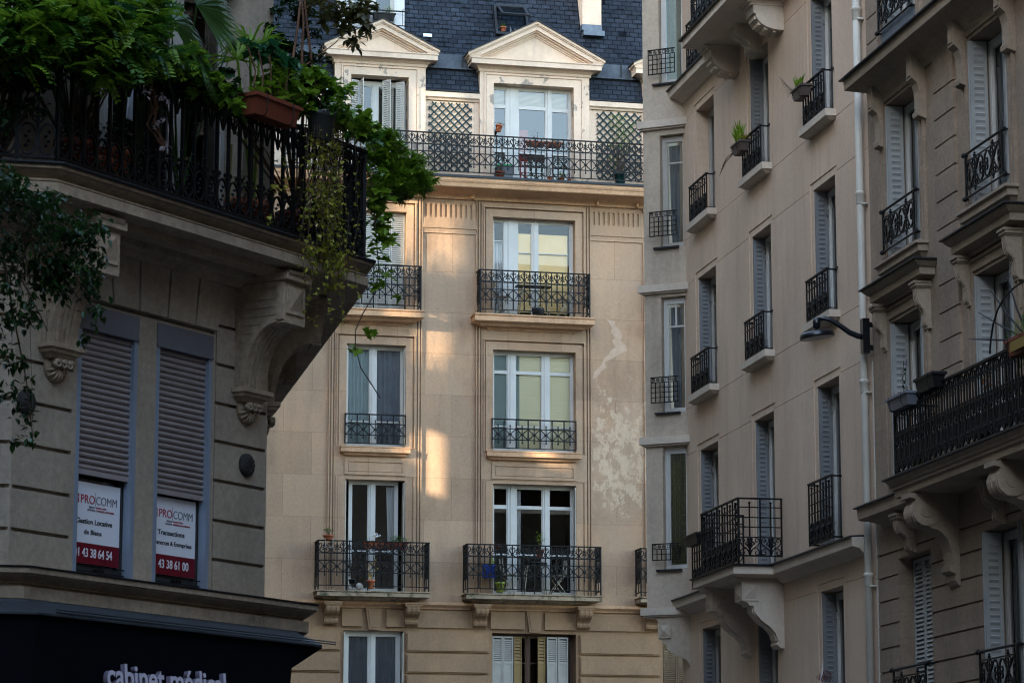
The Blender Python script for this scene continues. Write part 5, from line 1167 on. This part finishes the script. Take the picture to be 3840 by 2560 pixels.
p=pp(FC,(1200,650,.5315),1540,1000,.36);R=empty('basket',FC@T((p.x,-.34,z4+.01)),'black handled tub on the floor of the middle balcony','tub');mb=MB();mb.lathe([(.10,0),(.13,.02),(.15,.14),(.155,.17),(.14,.17),(.125,.03)],n=18);mb.build('body',blackp,R,True);mb=MB();mb.tube([(.15*math.cos(t),0,.13+.12*math.sin(t)) for t in[k*PI/10 for k in range(11)]],.008,6);mb.build('handle',blackp,R)
folding_chair(FC,-3.9,-.2,z4,PI,'white folding chair half hidden by vine leaves on the left balcony',pvc)
z2=8.0
table(FC,.62,-.22,z2,'dark round bistro table on the lower wide balcony',blackp,.6,.28,.72,True)
folding_chair(FC,.02,-.24,z2,PI,'folding chair left of the round table on the lower wide balcony')
folding_chair(FC,1.15,-.24,z2,0,'folding chair right of the round table on the lower wide balcony')
# lower wide balcony
def m3p(x,y,off):return pp(FC,m3,x,y,off)
q=(1740,1960,.2381)
def hung(Fm,reg,x,ytop,off,r,h,mt,label,**k):
    p=pp(Fm,reg,x,ytop,off);ox,oy,kk=reg
    R=potted(Fm,reg,x,ytop,off,r,h,mt,label,**k);R.matrix_world=Fm@T((p.x,p.y,p.z-h));return R
hung(FC,q,515,358,.38,.075,.16,terrd,'small red plastic pot hooked inside the lower wide railing near its left end')
hung(FC,q,1192,425,.36,.10,.17,terra,'tan clay pot with a slender green plant behind the middle of the lower wide railing',leaf=Lbright,n=22,spread=(.10,.06,.22),ls=.06,stems=6,lift=.15)
p=pp(FC,q,388,760,.30);R=empty('crate',FC@T((p.x,-.30,p.z-.15)),'blue perforated plastic crate hung behind the lower wide railing','crate')
mb=MB();W=.145
for i in range(9):
    mb.box(-W+i*.036-.006,-W+i*.036+.006,-.08,-.07,0,.30);mb.box(-W,W,-.081,-.069,i*.036,i*.036+.012)
mb.box(-W,W,.07,.08,0,.3);mb.box(-W,W,-.07,.07,0,.01);mb.box(-W,-W+.01,-.07,.07,0,.3);mb.box(W-.01,W,-.07,.07,0,.3);mb.box(-W,W,-.082,-.068,.26,.30);mb.build('body',bluep,R)
p=pp(FC,q,425,660,.30);R=empty('watering_can',FC@T((p.x,-.30,p.z)),'olive green watering can leaning out of the blue crate','watering can');mb=MB();mb.lathe([(.05,0),(.055,.01),(.045,.16),(.03,.18)],n=14);mb.build('body',oliv,R,True);mb=MB();mb.tube([(.04,0,.05),(.10,0,.12),(.12,0,.19)],.012,7);mb.build('spout',oliv,R,True)
potted(FC,q,565,1092,.32,.115,.24,oliv,'lime green bucket planter on the floor of the lower wide balcony',leaf=Ldark,n=60,spread=(.12,.08,.16),ls=.05)
# lower left balcony
q=(1180,1960,.19558)
R=hung(FC,q,262,235,.60,.125,.10,terra,'round terracotta bowl with strawberry leaves hooked on the railing corner',leaf=Lmid,n=40,spread=(.13,.07,.06),ls=.05)
mb=MB()
for s in(-.09,.09):mb.tube([(s,-.10,.02),(s,-.13,-.18),(s,.02,-.19)],.004,5)
mb.tube([(-.12,-.12,-.18),(.12,-.12,-.18)],.004,5);mb.build('wire_hook',pvc,R)
troughed(FC,(q,940,355),(q,1318,362),.38,.165,terra,'terracotta trough with white daisies on the lower left railing',Lmid,150,.15,.03,'needle',(white,60,.045,.12,.10),hang=False,up=(0,0,.6))
troughed(FC,(q,1335,370),(q,1770,375),.38,.165,terrd,'terracotta trough with bright green herbs on the lower left railing',Lmid,240,.17,.035,hang=False,tw=30,sub=.12)
R=potted(FC,q,715,1170,.30,.085,.11,blackp,'dark pot with a wiry brown shrub in the left corner of the lower left balcony',leaf=Lolive,n=260,spread=(.20,.10,.32),ls=.03,stems=26,lift=.15)
R=potted(FC,q,1070,1258,.42,.105,.20,terra,'terracotta pot with foil pinwheels standing on the lower left balcony edge',leaf=Lmid,n=16,spread=(.14,.05,.05),ls=.06,stems=3)
mb=MB()
for k in range(9):
    x,z=random.uniform(-.08,.14),random.uniform(.30,.68);mb.tube([(0,0,.15),(x,-.02,z)],.003,4)
    for j in range(4):
        a=j*PI/2+k;mb.add([(x,-.03,z),(x+.05*math.cos(a),-.035,z+.05*math.sin(a)),(x+.04*math.cos(a+.8),-.01,z+.04*math.sin(a+.8))],[(0,1,2)])
mb.build('pinwheel',dots,R)
for k,(x,y,s) in enumerate(((678,1245,.055),(755,1240,.035),(860,1250,.09))):
    p=pp(FC,q,x,y,.5);R=empty('sea_shell',FC@T((p.x,-.46,8.0)),('mottled upright sea shell at the left on the lower left balcony edge','smallest sea shell between the two larger ones on the balcony edge','wide ribbed scallop shell on the lower left balcony edge')[k],'shell')
    mb=MB();mb.lathe([(.1*s,0),(.75*s,.3*s),(s,.9*s),(.8*s,1.5*s),(.3*s,1.9*s)],n=14,scale=(1,.5));
    for j in range(7):mb.tube([(s*math.sin((j-3)*.4)*.9,-s*.3,.1*s),(s*math.sin((j-3)*.4)*1.0,-s*.52,s),(s*math.sin((j-3)*.3)*.5,-s*.2,1.8*s)],s*.06,4)
    mb.build('body',shell,R,True)
# cream building
def strap(R,mt,n,L,h,spread=1.,tilt=.5,wd=.018,ox=0,dirx=0):
    mb=MB()
    for _ in range(n):
        a=random.uniform(0,2*PI);l=L*random.uniform(.5,1.1);dx,dy=math.cos(a)*spread+dirx,math.sin(a)*spread*.7;x0=ox+random.uniform(-.1,.1)
        P=[Vector((x0+dx*l*t*.8,dy*l*t*.8,h+l*(t*1.3-t*t*tilt*1.3))) for t in(0,.25,.5,.75,1)];u=Vector((-dy,dx,0)).normalized() if abs(dx)+abs(dy)>.01 else Vector((1,0,0))
        vs=[];
        for i,p in enumerate(P):w_=wd*(1-i/4.2)/2+.001;vs+=[p+u*w_,p-u*w_]
        mb.add(vs,[(2*i,2*i+1,2*i+3,2*i+2) for i in range(4)])
    mb.build('foliage',mt,R)
R=troughed(FM,(rc1,735,860),(rc1,845,795),.24,.17,brownp,'brown plastic trough of spiky aloe and trailing stems on the middle window guard',length=.50,at_=(-.50,13.40));strap(R,Lbright,70,.46,.15,.55,.35,.05,-.08,-.3);strap(R,Livy,60,.26,.15,.9,.8,.014,.15)
mb=MB()
for k in range(4):mb.tube([(-.3,0,.12),(-.45-.05*k,-.1,.05-.03*k),(-.6-.06*k,-.15,-.08-.04*k)],.004,4)
mb.build('dry_stem',bark,R)
R=troughed(FM,(rc1,1110,505),(rc1,1235,470),.24,.17,brownp,'brown plastic trough of short agave on the near upper window guard',length=.50,at_=(2.93,13.42));strap(R,Lbright,46,.30,.15,.5,.4,.05,-.12);
mb=MB()
for k in range(10):mb.tube([(-.25,0,.12),(-.35-.03*k,-.05,.2+.02*k),(-.4-.05*k,-.1,.12+.05*k)],.003,4)
mb.build('dry_stem',bark,R)
R=troughed(FM,(rc3,362,608),(rc3,438,590),.26,.18,blackp,'empty black trough beside the far end of the lower corner balcony',hang=False,d=.2)
p=pp(FM,rc3,1235,1568,.22);R=empty('bouquet',FM@T((p.x,-.2,p.z-.25)),'wrapped bouquet of dusty pink dried flowers on the sill at the bottom edge','bouquet');fol(R,'flower',mat('dusty_pink_petal',(.16,.075,.08)),blob((0,0,.34),(.26,.1,.10),350),.028);mb=MB();mb.add([(.0,-.08,.25),(.22,-.1,.38),(.1,-.05,.62)],[(0,1,2)]);mb.lathe([(.05,0),(.13,.25)],n=10);mb.build('paper_wrap',pwhite,R)
# stone building
R=troughed(FM,(rs2,345,1120),(rs2,475,1082),.70,.17,greyp,'light grey trough with one purple-flowered stem at the far end of the long balcony',Lolive,20,.08,.03)
mb=MB()
for x in(.05,.16):
    mb.tube([(x,0,.12),(x-.03,0,.35),(x+.02,0,.62)],.004,4);leafset(mb,[(x+random.uniform(-.03,.03),random.uniform(-.02,.02),.15+k*.03) for k in range(15)],.04)
mb.build('tall_stem',Ldark,R);fol(R,'flower',purp,blob((.12,0,.60),(.06,.03,.10),14),.03)
troughed(FM,(rs2,530,990),(rs2,645,955),.70,.19,blackp,'dark grey trough on top of the long railing, nearly bare',Lmid,10,.05,.04)
R=troughed(FM,(rs2,1125,745),(rs2,1260,690),.70,.20,terrd,'brown trough with a yellow panel and feathery greens at the right edge',Lneedle,260,.2,.05,'needle',up=(0,0,.6));mb=MB();mb.box(-.12,.5,-.115,-.1,.03,.15);mb.build('panel',yell,R)
R=empty('climbing_plant',FM@T((12.1,-.45,6.72)),'tangle of green climbers growing behind the spiked fan','plant');pts=clumps((0,0,1.15),(.35,.15,.35),10,16)+clumps((.9,0,1.2),(.5,.12,.25),8,20);mb=MB();twigs(mb,(0,0,0),pts,.008,24);mb.build('stem',bark,R);fol(R,'foliage',Lmid,pts,.05)
R=empty('potted_plant',FM@T((10.8,-.40,6.72)),'yellowing shrub seen through the long iron railing','potted plant');mb=MB();pot(mb,.14,.25);mb.build('pot',blackp,R,True);pts=clumps((0,0,.75),(.35,.12,.35),9,14);fol(R,'foliage',Lrust,pts,.05);mb=MB();twigs(mb,(0,0,.2),pts,.008,18);mb.build('stem',bark,R)
potted(FM,rs3,530,160,.45,.12,.14,oliv,'lime green bowl at the foot of the long iron railing')
# ================================================================== greenery on the corner balcony
random.seed(21)
def bp(x,y,off):  # a point over the corner balcony, off metres outside the chamfer wall
    return FB@pp(FB,l1,x,y,off)
def plant(name,label,cat,base,group=None):return empty(name,T(base),label,cat,group)
def grow(R,cl,mt,size,shape='oval',name='foliage',droop=.4,k=7,cr=.4):
    "cl: list of (x,y,off,radius m,count) clumps in photo-derived balcony positions"
    inv=R.matrix_world.inverted();pts=[]
    for x,y,off,r,n in cl:
        c=inv@bp(x,y,off);pts+=clumps(c,(r,r*.7,r*.8),k,max(1,n//k),cr)
    mb=MB();leafset(mb,pts,size,shape,droop);mb.build(name,mt,R);return pts
base=FB@Vector((-2.4,-.35,7.35))
# wisteria
R=plant('wisteria','wisteria with long drooping pinnate leaves hanging over the railing at the top left','climbing plant',FB@Vector((-3.4,-.35,7.35)))
cl=[(150,40,.5,.55,170),(420,60,.6,.42,160),(560,130,.75,.32,110),(450,200,.85,.20,60),(700,80,.6,.34,110),(600,250,.85,.24,60),(800,170,.8,.20,50),(660,350,.8,.18,40),(330,90,.8,.25,60),(540,60,.9,.22,50),(820,50,.8,.16,36),(60,180,.55,.4,110),(740,200,.9,.16,34),(900,290,.8,.16,34),(480,330,.85,.13,20),(960,330,.8,.10,18),(780,300,.9,.16,30),(590,420,.8,.08,8)]
pts=grow(R,cl,Lmid,.21,'pinnate');pts2=grow(R,[(x,y,o+.12,r,n//3) for x,y,o,r,n in cl],Lbright,.19,'pinnate')
grow(R,[(x,y+20,o-.1,r,n//2) for x,y,o,r,n in cl],Lteal,.19,'pinnate')
mb=MB();twigs(mb,(0,0,.2),pts,.012,26);mb.build('branch',bark,R)
# dark canopy mass at far left top
R=plant('shrub','dark dense shrub filling the top left corner of the balcony','shrub',FB@Vector((-4.1,-.1,7.35)))
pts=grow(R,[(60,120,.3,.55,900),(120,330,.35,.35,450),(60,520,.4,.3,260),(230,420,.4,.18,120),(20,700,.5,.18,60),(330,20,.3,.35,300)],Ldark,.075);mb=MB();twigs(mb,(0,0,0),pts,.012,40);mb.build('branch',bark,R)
# fan palm
def fan(mb,c,n_,rad,up,nseg=26,spreadA=2.7,wd=.035):
    n_=n_.normalized();u=(up-n_*up.dot(n_)).normalized();v=n_.cross(u)
    for i in range(nseg):
        a=(i/(nseg-1)-.5)*spreadA;d=u*math.cos(a)+v*math.sin(a);s=v*math.cos(a)-u*math.sin(a);L=rad*(1-.10*abs(a))
        z=n_*(.012 if i%2 else -.012);g=Vector((0,0,-1))
        p0=c;p1=c+d*L*.5;p2=c+d*L*.82+g*L*.03;p3=c+d*L+g*L*.10
        mb.add([p0,p1+s*wd*.55*rad*2+z,p1-s*wd*.55*rad*2-z,p2+s*wd*.3*rad*2,p2-s*wd*.3*rad*2,p3],[(0,1,2),(1,3,4,2),(3,5,4)])
R=plant('fan_palm','fan palm with wide pleated fronds in the middle of the balcony','palm',FB@Vector((-1.9,-.3,7.35)));inv=R.matrix_world.inverted();mb=MB();ms=MB()
for x,y,off,rad,(ux,uz),tw in((960,120,.72,.72,(.75,.3),0),(1080,250,.72,.58,(.8,-.35),.2),(1100,30,.6,.6,(.9,.1),-.3),(900,40,.7,.5,(.2,.9),.2),(900,330,.65,.40,(.5,-.9),.5),(1290,240,.35,.36,(.6,.8),.1),(1100,420,.6,.34,(.6,-.8),.2)):
    c=inv@bp(x,y,off);ux_=(FB.to_3x3()@Vector((ux,0,uz)));nn=FB.to_3x3()@Vector((.2+tw,-1,.45));fan(mb,c,nn,rad,ux_);ms.tube([(0,0,.1),(c.x*.5,c.y*.5,c.z*.6),c],.014,6,.007)
mb.build('frond',Lpalm,R);ms.build('stem',Lpalm,R)
# thin strap leaves in front of the stone pier
R=plant('dracaena','spiky narrow-leaved plant in front of the stone pier','potted plant',FB@Vector((-.9,-.4,7.35)));inv=R.matrix_world.inverted();mb=MB()
for x,y in((1330,330),(1400,260),(1450,300)):
    c=inv@bp(x,y,.45)
    for k in range(26):
        a=random.uniform(-2.6,2.6);L=random.uniform(.25,.5);e=random.uniform(-.1,1.1);d=Vector((math.sin(a)*math.cos(e)*.9,math.cos(a)*math.cos(e)*.4,math.sin(e)));u=d.cross(Vector((0,1,.2))).normalized()*.009
        mb.add([c-u,c+u,c+d*L*.6+u,c+d*L*.6-u,c+d*L+Vector((0,0,-.10*L/.4))],[(0,1,2,3),(3,2,4)])
    mb.tube([Vector((0,0,.1)),c],.012,6)
mb.build('foliage',Lneedle,R);mb=MB();pot(mb,.16,.3);mb.build('pot',terra,R,True)
# grapevine along the rail
R=plant('grapevine','grapevine with large bright lobed leaves along the railing and right corner','climbing plant',FB@Vector((-.3,-.45,7.35)))
cl=[(1080,320,.72,.16,34),(1080,440,.72,.20,46),(1250,520,.78,.14,26),(1330,590,.80,.08,12),(1480,430,.7,.16,34),(1600,360,.65,.14,26),(1590,470,.7,.18,44),(1750,480,.7,.20,60),(1850,560,.72,.20,70),(1780,420,.7,.12,24),(1900,640,.72,.16,46),(2000,690,.75,.15,36),(2070,720,.8,.10,20),(1190,440,.75,.12,22),(960,330,.7,.12,22),(1700,560,.7,.13,30)]
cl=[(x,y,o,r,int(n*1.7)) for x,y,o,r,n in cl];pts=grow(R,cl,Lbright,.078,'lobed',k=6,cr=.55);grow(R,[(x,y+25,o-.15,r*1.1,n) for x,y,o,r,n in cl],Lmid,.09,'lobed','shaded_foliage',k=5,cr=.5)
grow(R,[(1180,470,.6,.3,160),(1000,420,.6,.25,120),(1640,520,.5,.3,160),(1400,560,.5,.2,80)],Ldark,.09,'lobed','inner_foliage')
# corner side, hanging down the right end and one long shoot
pts3=grow(R,[(2130,1110,.62,.13,34),(2140,1180,.62,.14,40),(2110,1010,.6,.10,18),(2140,1240,.62,.13,34),(2120,1330,.62,.12,26),(2110,1420,.62,.09,14),(2150,1530,.6,.09,10),(2100,940,.6,.1,14),(2110,1580,.6,.07,8),(2230,1660,.6,.05,4),(2060,1850,.6,.06,5),(1990,1950,.6,.05,4)],Lbright,.095,'lobed','hanging_foliage',k=4,cr=.6)
inv=R.matrix_world.inverted();mb=MB();twigs(mb,(0,0,.3),pts,.008,30)
mb.tube([inv@bp(x,y,.6) for x,y in((1960,800),(2080,1000),(2105,1300),(2120,1500),(2100,1640),(2030,1760),(1990,1850),(1990,1940),(2020,2060),(2080,2150),(2130,2230))],.006,5);mb.build('branch',bark,R)
# ferny shrub at the right end
R=plant('feathery_shrub','feathery green shrub spilling past the right end of the corner balcony','shrub',FB@Vector((.3,.6,7.35)));inv=R.matrix_world.inverted()
cl=[(2150,800,.1,.16,200),(2210,880,.1,.20,300),(2180,1000,.1,.20,300),(2290,930,.1,.18,240),(2330,1020,.1,.15,180),(2240,1080,.1,.14,140),(2390,990,.1,.09,70),(2120,900,.1,.16,160),(2120,1060,.1,.12,100),(2350,900,.1,.08,40),(2370,1060,.1,.07,40)]
cl=[(x,y,o,r,int(n*1.8)) for x,y,o,r,n in cl];pts=grow(R,cl,Lneedle,.10,'frond',droop=-.2);grow(R,cl,Lbright,.10,'frond','inner_foliage');mb=MB();twigs(mb,(0,0,.2),pts,.008,50);mb.build('branch',bark,R)
# tree with olive leaves, stems rising from a tub on the balcony
R=plant('potted_tree','slim multi-stemmed tree with olive leaves rising at the right end of the balcony','tree',FB@Vector((-.15,-.35,7.35)));inv=R.matrix_world.inverted();mb=MB()
for P in(((1590,560),(1640,330),(1668,150),(1690,-80)),((1700,560),(1690,300),(1700,120),(1680,-80)),((1760,480),(1740,300),(1715,100),(1700,-60)),((1640,420),(1760,330),(1880,240),(1900,215)),((1690,60),(1800,0),(1950,40),(2050,120))):
    mb.tube([Vector((0,0,.2))]+[inv@bp(x,y,.4) for x,y in P] if P[0][1]>450 else [inv@bp(x,y,.4) for x,y in P],.018 if P[0][1]>450 else .008,7,.010 if P[0][1]>450 else .003)
mb.build('trunk',barkr,R,True)
grow(R,[(1880,20,.45,.16,90),(1960,90,.45,.17,110),(2020,30,.45,.14,70),(1900,130,.45,.12,56),(2060,130,.45,.10,40),(1960,200,.45,.10,40),(1990,250,.45,.05,14),(1820,90,.45,.10,34),(1780,0,.45,.14,60)],Lolive,.085,'oval','crown',droop=.7,k=5,cr=.5)
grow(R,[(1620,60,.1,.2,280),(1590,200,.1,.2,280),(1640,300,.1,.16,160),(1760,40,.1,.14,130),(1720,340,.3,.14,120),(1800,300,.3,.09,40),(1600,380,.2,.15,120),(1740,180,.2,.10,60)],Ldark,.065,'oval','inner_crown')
mb=MB();pot(mb,.2,.35);mb.build('pot',terrd,R,True)
# ivy hanging from the grey pot
R=plant('hanging_ivy','small-leaved yellow-green ivy trailing from the grey rail pot over the slab','ivy',bp(1800,690,.78));inv=R.matrix_world.inverted();pts=[];mb=MB()
for k in range(46):
    x=random.gauss(1840,62);x=min(max(x,1700),1975);y1=random.choice([random.uniform(1000,1300),random.uniform(1250,1560),random.uniform(1400,1700)]) if k<40 else 1800;off=random.uniform(.70,.84)
    P=[];y=700;xx=x
    while y<y1:
        P.append(inv@bp(xx,y,off));xx+=random.uniform(-14,14);y+=50
        for _ in range(3):
            q_=inv@bp(xx+random.uniform(-16,16),y+random.uniform(-25,25),off+random.uniform(-.02,.03));
            if random.random()<.42+.25*(y>1000):pts.append(q_)
    if len(P)>1:mb.tube(P,.0028,4)
mb.build('stem',bark,R);mb=MB();leafset(mb,pts,.036,'lobed',.9);mb.build('foliage',Livy,R)
grow(R,[(1560,1050,.7,.10,18),(1500,1230,.7,.06,8),(1580,900,.7,.06,8),(1900,1500,.8,.12,34),(1850,1420,.8,.14,40),(1750,1380,.78,.10,22),(1880,1620,.75,.10,20)],Livy,.040,'lobed','outer_foliage',droop=.9,k=4,cr=.6)
R=plant('rail_pot','grey-green oval pot hung on the railing under the ivy','pot',bp(1795,790,.74));mb=MB();mb.M=RZ(math.radians(58.7));mb.lathe([(.09,0),(.10,.01),(.13,.20),(.15,.22),(.155,.26),(.13,.26),(.12,.2)],(0,0,0),20,scale=(1.25,.8));mb.build('pot',mat('grey_green_plastic',(.028,.032,.03),rough=.5),R,True)
fol(R,'foliage',Lmid,blob((0,0,.32),(.3,.16,.12),260),.05);fol(R,'flower',white,blob((0,-.1,.36),(.34,.10,.14),46),.035)
# hanging trough
R=troughed(FB,(l1,1385,545),(l1,1630,588),.80,.19,terrd,'red-brown plastic trough hung on the outside of the corner railing',Lbright,40,.2,.09,'lobed',d=.21)
mb=MB()
for k in range(5):
    x=-.25+k*.12;mb.tube([(x,0,.15),(x+.03,0,.42),(x+.05*(k-2),0,.62)],.008,5)
mb.build('woody_stem',barkr,R);pts=clumps((.1,0,.62),(.34,.12,.16),8,9);fol(R,'shrub_foliage',Lteal,pts,.10,'lobed')
# pale flowering climber with bare stems
R=plant('pink_climber','bare winding stems with pale pink blossoms inside the railing','climbing plant',bp(900,760,.55));inv=R.matrix_world.inverted();mb=MB()
for k in range(6):
    mb.tube([inv@bp(850+random.uniform(-40,60),y,.7) for y in(400,500,600,700)]+[inv@bp(880+8*k,790,.7),inv@bp(930,835,.7)],.005,5)
mb.build('stem',barkr,R);grow(R,[(905,270,.85,.10,26),(935,390,.85,.08,20),(930,560,.85,.08,20),(895,700,.85,.08,20),(940,820,.85,.06,14),(825,510,.85,.06,12),(870,300,.85,.08,14)],lil,.04,'oval','flower',k=4)
# pots standing on the balcony floor
for i,(x,r,h,m_,lb) in enumerate(((430,.17,.30,terrd,'largest red plastic pot at the left post of the corner balcony'),(560,.13,.22,terra,'terracotta pot second from the left post behind the oval ironwork'),(650,.15,.34,terra,'tall terracotta pot third from the left post behind the oval ironwork'),(1360,.14,.26,terra,'terracotta pot behind the railing under the hanging trough'),(1480,.10,.20,yell,'yellow-brown pot at the foot of the railing near the ivy'))):
    p=FB.inverted()@bp(x,900,.45);R=empty('flower_pot',FB@T((p.x,-.42,7.36)),lb,'pot');mb=MB();pot(mb,r,h);mb.build('pot',m_,R,True);fol(R,'foliage',(Ldark,Lmid)[i%2],blob((0,0,h+.15),(r,r,.15),50),.05)
R=empty('garden_panel',FB@T((-2.35,-.1,8.15))@RY(.1),'small white rounded panel standing behind the foliage','panel');mb=MB();mb.prism([(-.05,0),(.05,0),(.06,.25),(.03,.34),(-.01,.36),(-.05,.30)],-.01,.01);mb.build('board',pwhite,R)
for k,x in enumerate((-1.55,-1.35,-.95,-.7)):
    R=empty('plant_stake',FB@T((x,-.45,7.35)),('leftmost','second from the left','third from the left','rightmost')[k]+' of four thin pale stakes standing behind the corner railing','stake','bamboo stakes');mb=MB();mb.tube([(0,0,0),(.02,0,.75)],.012,5);mb.build('pole',mat('pale_bamboo_%d'%k,(.30,.27,.10)),R)
# street tree hanging in from the left, in front of the corner building
FT=FB@T((0,0,0));R=plant('street_tree','street tree with dark glossy leaves hanging in front of the corner building at the left','tree',Vector((-6.2,20.5,0)));inv=R.matrix_world.inverted()
def tp(x,y,Y=20.5):
    r=ray(x*1.6327,y*1.6327);return inv@(Vector((0,0,ZC))+r*(Y/r.y))
mb=MB();mb.tube([(0,0,0),(.1,0,2.5),(.3,.1,5),(.6,.1,6.6),(.9,.2,8)],.16,12,.07);mb.build('trunk',bark,R,True)
mb=MB()
for P in(((-60,380),(0,455),(60,490),(130,560),(150,640),(190,700)),((-60,340),(20,440),(80,490)),((-60,500),(10,600),(30,720),(60,870),(75,1000)),((0,560),(60,660),(110,760)),((-40,330),(60,470),(150,520),(200,600))):
    mb.tube([Vector((.55,.1,6.2))]+[tp(*p) for p in P],.014,6,.003)
mb.build('branch',bark,R,True)
cl=[(60,500,.34,330),(130,520,.30,300),(160,600,.26,230),(60,600,.34,300),(200,650,.17,90),(110,660,.2,110),(20,700,.24,130),(60,730,.14,46),(220,720,.10,26),(40,830,.13,36),(15,900,.15,40),(70,880,.08,14),(50,960,.10,20),(75,1000,.06,10),(30,1010,.05,8),(190,780,.06,8),(210,540,.12,40),(0,440,.25,160),(0,800,.16,50)]
pts=[];
for x,y,r,n in cl:pts+=clumps(tp(x,y,20.5+random.uniform(-.2,.2)),(r,r,r*.9),12,max(1,n//8),.4)
mb=MB();leafset(mb,pts,.058,'oval',1.0);mb.build('crown',leafmat('leaf_glossy_dark',(.006,.028,.006),(.025,.065,.012),gloss=.3),R)
mb=MB();twigs(mb,tuple(tp(60,560)),pts,.003,60);mb.build('twig',bark,R)
